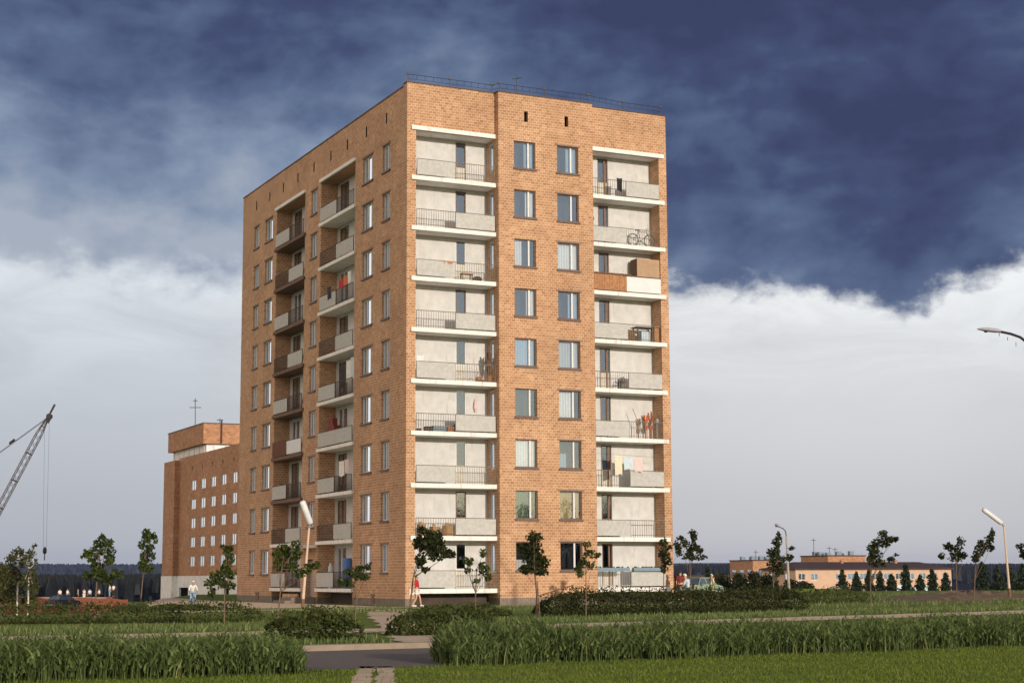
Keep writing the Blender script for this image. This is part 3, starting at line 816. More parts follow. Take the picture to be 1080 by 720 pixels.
def balcony_things():
    z = lambda k: (k)*H
    g = 'laundry drying on the balconies'
    # right-hand loggias, third floor from the ground: washing on a line
    y = -.2; L = z(2)+1.75
    put(cloth((12.63, y, L+.1), (13.10, y, L+.05), 1.12, seed=1), 'towel', M['cream'], 'long cream towel hanging lowest on the washing line of the right balcony', 'laundry', g)
    put(cloth((13.22, y, L-.02), (13.83, y, L-.03), .72, seed=2), 'towel', M['pale_blue'], 'pale blue cloth on the washing line between the cream towel and the pink one', 'laundry', g)
    put(cloth((13.88, y, L-.05), (14.42, y, L-.05), .80, seed=3), 'towel', M['pink'], 'pale pink cloth at the right end of the balcony washing line', 'laundry', g)
    ln = MB(); ln.tube([(11.4, -.19, L+.12), (15.9, -.19, L-.02)], .006, 4); put(ln, 'washing_line', M['metal_dark'], 'thin line carrying the cream, blue and pink washing', 'washing line')
    # coat on the top right balcony
    put(cloth((13.05, -.11, z(8)+1.1), (13.42, -.11, z(8)+1.1), .78, seed=4, fold=.05), 'coat', M['black'], 'black coat hung over the railing of the top right balcony', 'coat')
    # bicycle on the eighth floor right
    bicycle('bicycle', (14.75, .1, z(7)+.01), (1, 0, 0), .36, 'black bicycle standing behind the railing of the upper right balcony', upright=(0, 0, 1))
    b = MB(); b.ball((12.0, 1.0, z(7)+1.62), .14, .05, .16); put(b, 'wall_basket', M['black'], 'small dark round basket hung by the door above the boarded balcony', 'basket')
    # brown cabinet on the enclosed balcony
    c = empty('cabinet', (15.15, .45, z(6)+.003), 'tall brown fibreboard cabinet on the boarded balcony', 'cabinet')
    b = MB(); b.box(14.42, 15.92, .06, .86, z(6)+.003, z(6)+2.08); b.build('carcass', M['cabinet'], c)
    b = MB(); b.box(14.41, 14.418, .08, .84, z(6)+.05, z(6)+2.05); b.build('side_panel', M['wood_dark'], c)
    # table and clutter on the sixth floor right
    t = empty('balcony_table', (14.9, .35, z(5)), 'dark topped folding table behind railing below the boarded balcony', 'table')
    b = MB(); b.box(14.3, 15.5, .0, .7, z(5)+.83, z(5)+.89); b.build('table_top', M['metal_dark'], t)
    for x, yy in ((14.4, .08), (15.4, .08), (14.4, .6), (15.4, .6)):
        b = MB(); b.box(x-.03, x+.03, yy-.03, yy+.03, z(5)+.002, z(5)+.83); b.build('leg', M['wood_dark'], t)
    b = MB(); b.box(14.66, 15.2, .1, .5, z(5)+.003, z(5)+.62); put(b, 'storage_bin', M['pale_blue'], 'pale grey blue bin standing under the dark balcony table', 'bin')
    b = MB(); b.box(13.75, 14.2, .05, .5, z(5)+.003, z(5)+.66); put(b, 'crate', M['wood_dark'], 'brown crate standing left of the dark balcony table', 'crate')
    b = MB(); b.box(15.55, 15.85, .15, .55, z(5)+.003, z(5)+.95); put(b, 'crate', M['wood'], 'narrow wooden crate right of the dark balcony table', 'crate')
    # curved dark chair, fifth floor
    ch = empty('folding_chair', (13.45, .3, z(4)), 'dark curved chair between bars and panel on the middle right balcony', 'chair')
    b = MB(); b.tube([(13.3, .2, z(4)+.02), (13.32, .22, z(4)+.5), (13.5, .25, z(4)+.72), (13.62, .25, z(4)+.55)], .03, 6); b.tube([(13.3, .5, z(4)+.02), (13.32, .5, z(4)+.5), (13.5, .5, z(4)+.72), (13.62, .5, z(4)+.55)], .03, 6); b.build('frame', M['black'], ch)
    b = MB(); b.box(13.3, 13.66, .2, .52, z(4)+.42, z(4)+.46); b.build('seat', M['dkred'], ch)
    # plants and pot on the fourth floor right
    rg = random.Random(5)
    for (x, lab, col, h) in ((14.95, 'orange potted plant on the right balcony above the washing', 'orange', .62), (15.28, 'taller orange red potted plant beside the orange one on the right balcony', 'terracotta', .85)):
        p = empty('potted_plant', (x, .3, z(3)+.62), lab, 'potted plant', 'potted plants on the balconies')
        b = MB(); b.tube([(x, .3, z(3)+.003), (x, .3, z(3)+.55)], .05, 6); b.tube([(x, .3, z(3)+.55), (x, .3, z(3)+.8)], [.11, .15], 8); b.build('pot', M['terracotta'], p)
        b = MB()
        for i in range(14): a = rg.uniform(0, 6.28); q = rg.uniform(.05, .22); b.tube([(x, .3, z(3)+.8), (x+q*math.cos(a), .3+q*math.sin(a), z(3)+.8+h*rg.uniform(.5, 1))], [.02, .045], 4)
        b.build('leaves', M[col], p)
    b = MB(); b.tube([(14.5, .3, z(3)+.9), (14.15, .35, z(3)+1.75)], .02, 5); b.tube([(14.5, .3, z(3)+.003), (14.5, .3, z(3)+.9)], .02, 5); put(b, 'pole', M['wood'], 'thin slanting pole on the right balcony left of the orange plants', 'pole')
    b = MB(); b.tube([(15.72, .3, z(3)+.95), (15.72, .3, z(3)+1.15), (15.72, .3, z(3)+1.22)], [.09, .12, .06], 8); b.tube([(15.72, .3, z(3)+.003), (15.72, .3, z(3)+.95)], .04, 6); put(b, 'watering_can', M['metal_grey'], 'grey can on a stand at the right end of the balcony with orange plants', 'can')
    # flower boxes on the ground floor right
    for x0, x1, lab in ((11.4, 13.45, 'blue grey planter box along the railing bars of the lowest right balcony'), (13.7, 15.75, 'blue grey planter box over the solid panel of the lowest right balcony')):
        f = empty('planter_box', ((x0+x1)/2, -.16, .9), lab, 'planter', 'planter boxes on the lowest balcony')
        b = MB(); b.box(x0, x1, -.3, -.085, .9, 1.1); b.build('trough', M['blue_grey'], f)
        b = MB()
        for i in range(40): x = rg.uniform(x0+.05, x1-.05); b.tube([(x, -.2, 1.08), (x+rg.uniform(-.07, .07), -.2+rg.uniform(-.08, .08), 1.1+rg.uniform(.02, .07))], [.02, .03], 4)
        b.build('seedlings', M['hedge'], f)
    # left-hand loggias
    b = MB()
    b.box(3.35, 4.05, .15, .5, z(6)+.38, z(6)+.43); s = empty('stool', (3.7, .3, z(6)), 'low brown stool on the balcony seventh from the ground', 'stool')
    b.build('seat', M['wood'], s)
    for x in (3.42, 3.98):
        for yy in (.2, .45): b = MB(); b.box(x-.025, x+.025, yy-.025, yy+.025, z(6)+.002, z(6)+.38); b.build('leg', M['wood_dark'], s)
    b = MB(); b.ball((4.35, .3, z(6)+.16), .3, .2, .16); put(b, 'sack', M['black'], 'dark slumped sack beside the brown stool', 'sack')
    put(cloth((2.15, -.1, z(6)+.99), (2.85, -.1, z(6)+.99), .16, seed=6), 'mat', M['wood'], 'small orange mat over the rail above the brown stool balcony panel', 'mat')
    put(cloth((.58, -.1, z(4)+1.28), (.98, -.1, z(4)+1.28), .3, seed=7), 'cloth', M['white_cloth'], 'small white cloth at the left end of the middle left balcony', 'cloth', g)
    b = MB(); b.ball((4.4, .25, z(4)+.16), .24, .2, .16); b.tube([(4.2, .25, z(4)+.28), (4.3, .25, z(4)+.5), (4.5, .25, z(4)+.5), (4.6, .25, z(4)+.28)], .015, 5); put(b, 'basket', M['terracotta'], 'round brown basket behind the bars of the middle left balcony', 'basket')
    p = empty('potted_plant', (5.05, .3, z(4)+.002), 'tall reddish plant at the right end of the middle left balcony', 'potted plant', 'potted plants on the balconies')
    b = MB(); b.tube([(5.05, .3, z(4)+.002), (5.05, .3, z(4)+.4)], [.12, .17], 8); b.build('pot', M['terracotta'], p)
    b = MB()
    for i in range(22): a = rg.uniform(0, 6.28); q = rg.uniform(.05, .24); b.tube([(5.05, .3, z(4)+.4), (5.05+q*math.cos(a), .3+q*math.sin(a), z(4)+.4+rg.uniform(.4, 1.4))], [.02, .04], 4)
    b.build('leaves', M['wood_dark'], p)
    for (x0, x1, h, c, nm, lab) in ((.62, .9, .12, 'black', 'box', 'flat dark box at the left end of the row on the balcony'), (1.15, 1.5, .26, 'black', 'box', 'dark square box beside the grey blue tub'), (1.62, 2.35, .3, 'blue_grey', 'tub', 'grey blue tub on the left balcony between dark and red boxes'), (2.42, 2.78, .26, 'terracotta', 'crate', 'reddish crate right of the grey blue tub'), (2.82, 2.95, .36, 'black', 'jug', 'narrow dark jug at the right end of the balcony row')):
        b = MB(); b.box(x0, x1, .0, .3, z(3)+.003, z(3)+h)
        if nm in ('tub', 'crate'): b.box(x0-.03, x1+.03, -.03, .33, z(3)+h-.05, z(3)+h+.01)
        if nm == 'jug': b.tube([((x0+x1)/2, .15, z(3)+h), ((x0+x1)/2, .15, z(3)+h+.1)], .03, 6)
        put(b, nm, M[c], lab, nm)
    b = MB(); b.tube([(4.55, 1.08, z(3)+2.0), (4.55, 1.06, z(3)+1.8), (4.56, 1.05, z(3)+1.5), (4.55, 1.06, z(3)+1.25)], [.02, .09, .12, .03], 7); put(b, 'hanging_bag', M['pink'], 'pinkish bag hanging on the plaster wall above the panel balcony', 'bag')
    for i, (x, w, h, lab) in enumerate(((1.0, .36, .62, 'leftmost brown carton on the balcony over the young tree'), (1.75, .4, .5, 'middle brown carton on the balcony over the young tree'), (2.55, .55, .58, 'rightmost and widest brown carton on the balcony over the young tree'))):
        b = MB(); t_ = .2*i; b.obox((x, .25, z(1)+.005+h/2), (math.cos(t_), math.sin(t_), 0), (-math.sin(t_), math.cos(t_), 0), (0, 0, 1), w/2, .18, h/2)
        b.obox((x-.1, .1, z(1)+h+.06), (math.cos(t_), math.sin(t_), 0), (0, .6, .8), (0, -.8, .6), w*.24, .1, .006)
        put(b, 'carton', M['cardboard'], lab, 'carton', 'cartons on the left balcony')
    # side wall balconies, near bay (y 8.1..14.2)
    def hung(y0, y1, zz, drop, c, lab, sd, x=-.12): put(cloth((x, y0, zz), (x, y1, zz), drop, seed=sd), 'washing', M[c], lab, 'laundry', g)
    hung(10.5, 9.8, z(6)+1.45, .55, 'red', 'red washing over the dark side railing near the roof', 11); hung(9.7, 9.1, z(6)+1.55, .6, 'orange', 'orange washing beside the red piece on the side balcony', 12); hung(9.0, 8.4, z(6)+1.7, .7, 'white_cloth', 'white washing beside the orange piece on the side balcony', 13)
    hung(12.6, 11.9, z(6)+1.35, .8, 'black', 'dark blanket over the solid side panel left of the red washing', 14)
    hung(11.3, 10.2, z(4)+2.1, 1.5, 'black', 'long dark sheet among the white sheets on the middle side balcony', 15, .3); hung(10.1, 9.3, z(4)+2.15, 1.35, 'white_cloth', 'long white sheet right of the dark one on the middle side balcony', 16, .25); hung(9.2, 8.4, z(4)+2.25, 1.3, 'pale_blue', 'pale sheet at the right end of the middle side balcony', 17, .2)
    hung(10.2, 9.3, z(2)+1.8, .9, 'white_cloth', 'white shirt with red trim drying on the lower side balcony', 18); hung(9.2, 8.5, z(2)+1.85, .8, 'pink', 'pale pink piece beside the white shirt on the lower side balcony', 19)
    b = MB(); b.box(.2, .6, 12.0, 13.2, z(3)+.003, z(3)+1.3); b.box(.25, .55, 12.4, 13.0, z(3)+1.3, z(3)+1.75); put(b, 'cupboard', M['dkred'], 'dark reddish cupboard in the side balcony with two solid panels', 'cupboard')
    b = MB(); b.tube([(.25, 9.6, .003), (.25, 9.6, 1.05), (.25, 9.6, 1.6), (.25, 9.6, 1.75)], [.27, .29, .29, .22], 10); put(b, 'barrel', M['blue_cloth'], 'blue barrel on the lowest side balcony', 'barrel')
    b = MB(); b.tube([(.05, 12.0, .003), (.05, 12.0, 1.15), (.05, 12.0, 1.25), (.05, 12.0, 1.5)], [.12, .13, .12, .05], 8); put(b, 'bottle', M['pale_blue'], 'small pale bottle left of the blue barrel on the lowest side balcony', 'bottle')


balcony_things()

# ------------------------------------------------------------------ plants
NR = np.random.RandomState(7)


def leaf_quads(P, size, rs, flat=0.0, lean=None):
    """small folded leaf faces at points P"""
    n = len(P)
    a = rs.normal(size=(n, 3)); a /= np.linalg.norm(a, axis=1, keepdims=True)
    b = rs.normal(size=(n, 3)); b -= a*(a*b).sum(1, keepdims=True); b /= np.linalg.norm(b, axis=1, keepdims=True)
    s = size*rs.uniform(.6, 1.35, (n, 1))
    V = np.stack([P-a*s, P+b*s*.62, P+a*s, P-b*s*.62], 1)
    V[:, 2] += np.cross(a, b)*s*.25
    return V.reshape(-1, 3), np.arange(4*n).reshape(n, 4)


def blade_mesh(P, h, w, lean, rs, seg=2):
    """grass blades from points P (n,3): arrays of height, width, lean"""
    n = len(P); th = rs.uniform(0, 2*math.pi, n); side = np.stack([np.cos(th), np.sin(th), 0*th], 1)
    la = rs.uniform(0, 2*math.pi, n); ld = np.stack([np.cos(la), np.sin(la), 0*la], 1)
    rows = []
    for i in range(seg+1):
        t = i/seg; c = P+np.array([0, 0, 1.])*(h*(t-.25*lean*t*t))[:, None]+ld*(h*lean*t*t)[:, None]
        ww = (w*(1-t**1.5)*.5+.0008)[:, None]
        rows += [c-side*ww, c+side*ww]
    V = np.stack(rows, 1); m = V.shape[1]
    F = []
    for i in range(seg):
        k = 2*i; F.append(np.stack([np.arange(n)*m+k, np.arange(n)*m+k+1, np.arange(n)*m+k+3, np.arange(n)*m+k+2], 1))
    F = np.concatenate(F, 0)
    return V.reshape(-1, 3), F


def seen(px, py, rs=None): return onz(px, py)


# mown lawn in front of the road
def lawn():
    rs = np.random.RandomState(3)
    n = 85000
    d = rs.uniform(20, 37, n); l = rs.uniform(-.37, .37, n)*d
    x = CAM[0]+GF[0]*d+GR[0]*l; y = CAM[1]+GF[1]*d+GR[1]*l
    edge = -57.65+.085*(x+25)                       # where the lawn meets the road
    ok = y < edge + .08*np.sin(x*3.1)+.06*np.sin(x*7.3)
    # keep the wheel tracks bare
    px = 540+FOC*l/d; py = 609.4+FOC*1.44/d
    t1 = np.abs(px-(379+(722-py)*.42))-12+(722-py)*.25; t2 = np.abs(px-(407-(722-py)*.1))-11
    bare = (py > 701.5) & ((t1 < 0) | (t2 < 0)) & (rs.uniform(0, 1, n) < .93)
    k = ok & ~bare; x, y = x[k], y[k]; n = len(x)
    P = np.stack([x, y, np.full(n, GZ)], 1)
    cl = .5+.5*np.sin(x*1.7+1.3*np.sin(y*1.1))*np.sin(y*2.3+x*.6)
    h = rs.uniform(.02, .055, n)*(.7+.7*cl); w = rs.uniform(.012, .026, n)
    V, F = blade_mesh(P, h, w, rs.uniform(.1, .7, n), rs, 1)
    tint = np.clip(rs.normal(.45, .2, n)+.25*(cl-.5), 0, 1); tint = np.where(rs.uniform(0, 1, n) < .02, 1, tint)
    prop(np_mesh('lawn_grass', V, F, M['lawn'], attr=tint), kind='stuff')


lawn()


def tall_strip(name, a, b, width, hmean, n, seed, ends=(1, 1)):
    """uncut grass standing along the near kerb, from ground point a to b"""
    rs = np.random.RandomState(seed); a, b = np.array(a), np.array(b); ax = b-a; L = np.linalg.norm(ax); ax = ax/L; nr = np.array([-ax[1], ax[0]])
    u = rs.uniform(0, L, n); v = rs.uniform(0, 1, n)
    wob = .16*np.sin(u*1.3+seed)+.1*np.sin(u*3.7)+.06*np.sin(u*9.1)
    back = nr*.76+ax*.26                                   # the strip's ends are cut on the slant
    P2 = a+ax*u[:, None]+back*(v*width*1.25)[:, None]+nr*(wob*(1-v))[:, None]
    fade = np.ones(n)
    if ends[0]: fade = np.minimum(fade, .55+.45*np.clip(u/.45, 0, 1)**.6)
    if ends[1]: fade = np.minimum(fade, .55+.45*np.clip((L-u)/.45, 0, 1)**.6)
    big = 1+.06*np.sin(u*.8+seed*2)+.06*np.sin(u*2.6+1)+.06*np.sin(u*6.1+v*4)
    h = hmean*big*fade*rs.uniform(.62, 1.12, n)*(.80+.25*np.clip(v*2.5, 0, 1))
    P = np.stack([P2[:, 0], P2[:, 1], np.full(n, GZ)], 1)
    stem = rs.uniform(0, 1, n) < .27
    # drooping leaves that leave the stems at some height, and upright blades
    z0 = np.where(stem, 0, h*(.12+.78*rs.uniform(0, 1, n)**.8)); ln = np.where(stem, h, np.minimum(rs.uniform(.11, .24, n), (h-z0)*1.15+.08))
    P[:, 2] += z0
    w = np.where(stem, rs.uniform(.010, .02, n), rs.uniform(.022, .042, n)); lean = np.where(stem, rs.uniform(.05, .4, n), rs.uniform(.6, 1.3, n))
    V, F = blade_mesh(P, ln, w, lean, rs, 3)
    tint = np.clip(np.where(stem, rs.normal(.2, .15, n), rs.normal(.48, .26, n)), 0, .92)
    seedh = stem & (rs.uniform(0, 1, n) < .03+.12*(np.sin(u*1.9+seed) > .3)); tint = np.where(seedh, 1, tint)
    F_t = np.tile(tint, 3)
    prop(np_mesh(name, V, F, M['tall'], attr=F_t), kind='stuff')


tall_strip('tall_grass', (-46, -59.5), (-25.3, -58.55), 2.0, .58, 42000, 4, (0, 1))
tall_strip('tall_grass', (-22.5, -57.72), (6, -54.8), 2.2, .55, 66000, 5, (1, 0))
tall_strip('tall_grass', (-22.4, -57.3), (-20.0, -57.0), 1.3, .74, 3600, 15, (1, 1))


def verge(name, pts, width, hmean, n, seed):
    rs = np.random.RandomState(seed); pts = np.array(pts); sg = np.linalg.norm(np.diff(pts, axis=0), axis=1); cum = np.concatenate([[0], np.cumsum(sg)])
    u = rs.uniform(0, cum[-1], n); x = np.interp(u, cum, pts[:, 0]); y = np.interp(u, cum, pts[:, 1])
    y = y+rs.uniform(0, 1, n)*width
    cl = .5+.5*np.sin(x*.9+seed)*np.sin(y*1.7+x*.5)
    px_ = np.stack([x, y, tz(x, y)], 1)
    h = hmean*rs.uniform(.4, 1.3, n)*(.6+.8*cl)
    V, F = blade_mesh(px_, h, rs.uniform(.02, .05, n), rs.uniform(.1, .5, n), rs, 2)
    t = np.clip(rs.normal(.5, .25, n), 0, .92); t = np.where(rs.uniform(0, 1, n) < .10, 1, t)
    prop(np_mesh(name, V, F, M['tall'], attr=np.tile(t, 2)), kind='stuff')


verge('verge_grass', [(-48, -49.0), (-19.4, -47.6)], 3.4, .20, 9000, 8)
verge('verge_grass', [(-15.5, -46.5), (22, -42)], 4.2, .13, 12000, 9)
verge('verge_grass', [(-40, -38.5), (-17, -36.3)], 7.0, .15, 9000, 10)
verge('verge_grass', [(-12.5, -35.5), (14, -28.2), (36, -18)], 5.5, .14, 12000, 11)
verge('verge_grass', [(-12, -16), (16, -18), (60, -5)], 12.0, .16, 14000, 12)
verge('verge_grass', [(20, -4), (75, 5)], 30.0, .22, 12000, 13)


def hedge(name, pts, width, h, n, seed, label, ragged=.2, leaf=.047, m='hedge'):
    """a leafy hedge along a ground polyline"""
    rs = np.random.RandomState(seed); pts = np.array(pts, float); sg = np.linalg.norm(np.diff(pts, axis=0), axis=1); cum = np.concatenate([[0], np.cumsum(sg)]); L = cum[-1]
    u = rs.uniform(0, L, n); x = np.interp(u, cum, pts[:, 0]); y = np.interp(u, cum, pts[:, 1])
    prof = 1+ragged*(.5*np.sin(u*1.1+seed)+.35*np.sin(u*2.9+seed*3)+.3*np.sin(u*6.7))
    end = np.clip(np.minimum(u, L-u)/.8, 0, 1)**.5*.6+.4
    q = rs.uniform(0, 2*math.pi, n); r = rs.uniform(.55, 1, n)**.5
    cz = np.sin(q)*r; cw = np.cos(q)*r
    zz = h*prof*end*(.5+.5*np.sign(cz)*np.abs(cz)**.7); off = width/2*np.sign(cw)*np.abs(cw)**.7
    zz += rs.normal(0, .03, n)
    tip = rs.uniform(0, 1, n) < .06; zz[tip] = (h*prof*end)[tip]*rs.uniform(1., 1.25, tip.sum())
    P = np.stack([x, y+off, tz(x, y)+np.maximum(zz, .02)], 1)
    V, F = leaf_quads(P, leaf, rs)
    c = pts.mean(0)
    tint = np.clip(rs.normal(.42, .22, n), 0, 1)
    base = (c[0], c[1], float(tz(np.array(c[0]), np.array(c[1]))))
    return prop(np_mesh(name, V, F, M[m], None, base, tint), label, 'hedge', 'hedges along the pavement')


hedge('hedge', [(-45, -26.5), (-24.4, -23.9), (-16.5, -27.5)], 1.8, .60, 22000, 21, 'long low clipped hedge on the left in front of the birches', .05)
hedge('hedge', [(-21.6, -45.2), (-19.75, -45.6)], 1.6, .74, 4500, 22, 'short dense hedge left of the trodden dirt path')
hedge('hedge', [(-17.7, -43.0), (-14.8, -42.6)], 1.3, .62, 4800, 23, 'short hedge just right of the trodden dirt path')
hedge('hedge', [(-4.9, -26.2), (2.5, -24.2), (9.5, -21.8)], 2.2, .84, 21000, 24, 'long shrubby hedge below the right half of the tower', .12, .05, 'hedge_dark')
hedge('hedge', [(-9.2, -24.5), (-5.2, -23.5)], 1.0, .38, 2600, 25, 'low patchy hedge in front of the tower entrance lawn', .35)
hedge('hedge', [(16.5, -9.5), (25, -6.5)], 1.8, .62, 5000, 26, 'low dark hedge on the field before the peach building', .35)


def tree(name, base, trunk, blobs, label, cat='tree', group='young trees planted along the road', leaf=.085, dens=1.0, mleaf='leaf', mbark='bark', tr=.045, d=None, stakes=None, seed=1, depth=1.0, inner=.35):
    """base = photo point of the trunk foot; trunk/blobs = photo points turned into real ones at the tree's own distance"""
    rs = np.random.RandomState(seed); leaf = leaf*.78
    if d is None:
        b = onz(*base); d = (b[0]-CAM[0])*GF[0]+(b[1]-CAM[1])*GF[1]
    else: b = at(*base, d)
    b = np.array(b); b[2] = float(tz(b[0], b[1]))
    root = empty(name, b, label, cat, group)
    sc = d/FOC
    pts = [b-np.array([0, 0, .1])]
    for (x, y) in trunk: p = at(x, y, d); pts.append(np.array(p)+np.array([GF[0], GF[1], 0])*rs.uniform(-.05, .05))
    mb = MB(); n = len(pts); mb.tube(pts, [tr*(1-.6*i/(n-1)) for i in range(n)], 7)
    cents = []
    P = []
    for bl in blobs:
        x, y, rx, ry = bl[:4]; dn = bl[4] if len(bl) > 4 else 1.0
        dz = rs.uniform(-1, 1)*depth*rx*sc*.9
        c = np.array(at(x, y, d+dz)); cents.append(c)
        A = rx*sc; B = ry*sc; C_ = max(A, .8*B)*.9
        m = max(8, int(dn*dens*4.6*rx*ry*(sc/leaf)**2*2.1))
        v = rs.normal(size=(m, 3)); v /= np.linalg.norm(v, axis=1, keepdims=True); r = rs.uniform(inner, 1.05, (m, 1))
        v = v*r
        q = c+v[:, :1]*A*np.array([GR[0], GR[1], 0])+v[:, 1:2]*C_*np.array([GF[0], GF[1], 0])+v[:, 2:]*B*np.array([0, 0, 1])
        P.append(q)
    tips = pts[-1]
    for c in cents:           # limbs reach into each clump
        j = pts[max(1, n-1-(rs.randint(0, 2) if n > 2 else 0))]
        if c[2] < j[2]: j = pts[max(1, n-2)]
        mid = (j+c)/2+np.array([0, 0, -.04])
        mb.tube([j, mid, c], [tr*.38, tr*.28, tr*.10], 5)
    mb.build('trunk', M[mbark], root)
    P = np.concatenate(P, 0)
    V, F = leaf_quads(P, leaf, rs)
    np_mesh('crown', V, F, M[mleaf], root, attr=np.clip(rs.normal(.45, .22, len(P)), 0, 1))
    if stakes:
        for (x0, y0, x1, y1) in stakes:
            s = MB(); s.tube([at(x0, y0, d-.2), at(x1, y1, d-.2)], .022, 5); s.build('stake', M['wood_dark'], root)
    return root


yg = 'young trees planted along the road'
tree('young_tree', (431.5, 651), [(433.2, 632), (435.8, 608), (441, 596)], [(444, 572, 9, 10), (457, 570, 12, 12), (460, 581, 13, 10), (474, 584, 8, 5), (443, 591, 6, 8), (449, 600, 6, 3), (445, 559, 6, 4)], 'leaning dark young tree over the walking woman in red', leaf=.11, mleaf='leaf_dark', tr=.045, seed=31, dens=1.5)
tree('young_tree', (501.5, 653), [(501.5, 625), (502.5, 600)], [(509.6, 583, 5, 5), (495, 593, 6, 5), (509.6, 599.6, 8, 7), (493, 601, 6, 3), (514, 608, 6, 4), (503, 612, 5, 3), (491, 590, 4, 3)], 'sparse light green sapling before the lowest left balcony', leaf=.09, tr=.03, seed=32, dens=.8)
tree('young_tree', (566, 650), [(566, 625), (564, 605), (563, 585)], [(563, 566, 9, 6), (560, 580, 14, 10), (566, 592, 15, 9), (556, 600, 9, 6), (570, 603, 9, 4)], 'round dark young tree on a staked trunk before the middle windows', leaf=.10, mleaf='leaf_dark', tr=.04, seed=33, dens=1.4, stakes=[(569.5, 651, 566.5, 612), (567, 628, 605, 616.5)])
tree('young_tree', (618, 650), [(618, 625), (618, 605)], [(618, 574.6, 5, 4.5), (622, 583, 7, 5), (630.5, 585, 4.5, 3.5), (616, 593, 7, 6), (610.6, 598.5, 6, 4.5), (624, 596.5, 6, 4), (611.7, 605, 5, 3.5)], 'airy sapling to the right of the lowest middle windows', leaf=.09, tr=.03, seed=34, dens=.8)
tree('young_tree', (700, 645), [(700, 625), (700, 605), (701, 585)], [(700, 572, 5, 5), (700, 583, 6, 7), (703, 591, 6, 7), (700, 600, 4, 6), (714, 575, 3.5, 5), (716, 583, 4, 4), (706, 577, 4, 3)], 'narrow dark sapling at the right corner of the tower', leaf=.095, mleaf='leaf_dark', tr=.03, seed=35)
tree('young_tree', (728, 640), [(728, 612), (728, 590)], [(730.7, 561.5, 5, 4.5), (732.6, 567, 4, 5), (717.8, 567, 4.5, 3), (722.4, 572.6, 5, 5), (731.7, 576, 6, 5), (737, 580, 5, 4.5), (716, 580, 4, 4.5), (727, 587.4, 8, 3.5), (739, 587.4, 7, 2.8), (727, 582, 6, 5)], 'wide forked young tree just right of the tower', leaf=.10, mleaf='leaf_dark', tr=.035, seed=36, dens=.9)
tree('young_tree', (816, 641), [(816, 615), (817, 592)], [(821.5, 565, 3.5, 4.5), (819.6, 572.6, 5, 6.5), (812, 582.8, 4, 5), (818.7, 580, 5, 5), (817.8, 587.4, 8, 5), (817.8, 594.8, 9, 7), (819.6, 602, 8, 6), (834.4, 578, 4, 2.8), (832.6, 587.4, 4, 4), (826, 590, 4, 4)], 'tall dark young tree beside the slim curved street lamp', leaf=.10, mleaf='leaf_dark', tr=.03, seed=37)
tree('young_tree', (919, 641), [(918, 615), (920, 595)], [(931, 562.6, 5, 4.5), (939, 568, 7, 4), (945, 568, 4, 2.5), (924.4, 572, 6, 6), (932.8, 572, 7, 5.5), (919.8, 577.4, 6, 5.5), (923.5, 584.8, 8, 6.5), (918, 589, 5, 4), (939, 589.4, 5, 2.8), (945, 585, 3, 2), (926, 594, 10, 4.5)], 'windblown young tree with an arching crown before the peach building', leaf=.10, mleaf='leaf_dark', tr=.035, seed=38)
tree('young_tree', (1009, 634), [(1009, 612), (1009, 592)], [(1013, 571, 4.5, 5), (1000, 575.6, 5, 4.5), (1007.8, 577.4, 7, 5), (1009.6, 584, 8.5, 5), (993, 585.7, 4, 3.5), (1017, 585, 4, 4), (1007.8, 589.5, 8, 2.8)], 'fan shaped young tree at the right end of the peach building', leaf=.12, mleaf='leaf_dark', tr=.04, seed=39)
tree('young_tree', (1027.5, 635), [(1028, 612), (1029, 592)], [(1045.7, 562.6, 3.5, 6), (1043, 570, 5.5, 5.5), (1034.6, 572, 4, 4), (1036.5, 577.4, 8, 5), (1044.8, 577.4, 4.5, 4), (1031.8, 583, 6, 5), (1029, 588.5, 5, 4)], 'young tree bent to the right beside the white tube lamp', leaf=.12, mleaf='leaf_dark', tr=.04, seed=40)
tree('young_tree', (1083, 636), [(1083, 612), (1082, 592)], [(1076.3, 575.6, 5, 3.5), (1080, 583, 5.5, 7), (1086, 577, 6, 6), (1087, 588, 7, 5)], 'young tree cut by the right edge of the view', leaf=.12, mleaf='leaf_dark', tr=.04, seed=41)
tree('young_tree', (100, 657), [(101, 630), (102, 610), (103, 590)], [(108, 565, 3, 4), (108, 573, 6, 7), (115, 572, 5, 4), (101.7, 575, 4, 6), (95, 581.7, 7, 5), (90, 585, 5, 4.5), (116.7, 580, 6, 5), (115, 586.7, 6, 5.5), (98, 588, 7, 5.5), (106.7, 581.7, 4, 4), (115, 592.5, 6, 4), (101.7, 596.7, 9, 7), (105, 605, 10, 7), (123, 605, 8, 5, .8), (91.7, 606.7, 5, 7, .8), (111.7, 610, 8, 5)], 'bushy young tree on the left beside the narrow one', leaf=.09, tr=.035, seed=42)
tree('young_tree', (148, 652), [(149, 630), (151, 605), (154, 585)], [(154, 561.7, 5, 4.5), (161.7, 565, 4, 4), (155, 568, 6, 5), (163, 570, 4, 3), (150, 575, 5, 4), (157.5, 578, 6, 5.5), (153, 585, 6, 5.5), (160, 586.7, 4, 5.5), (152.5, 593, 6, 5.5), (156.7, 600, 7, 5), (150, 598, 5, 4)], 'tall narrow young tree on the left in front of the forest', leaf=.09, tr=.03, seed=43)
tree('young_tree', (236.5, 657), [(236.5, 640), (237, 615), (239, 590)], [(239.5, 580, 5, 6), (235.6, 576, 3, 3), (243, 578, 4, 3), (242, 590, 6, 8), (237.5, 600, 7, 7), (243, 605.6, 7, 6), (228, 607.5, 8, 6), (222, 615, 7, 5), (233.7, 615, 9, 6), (222, 625, 4, 5), (243, 617, 6, 5)], 'slim young tree in front of the far block with white base', leaf=.09, tr=.03, seed=44)
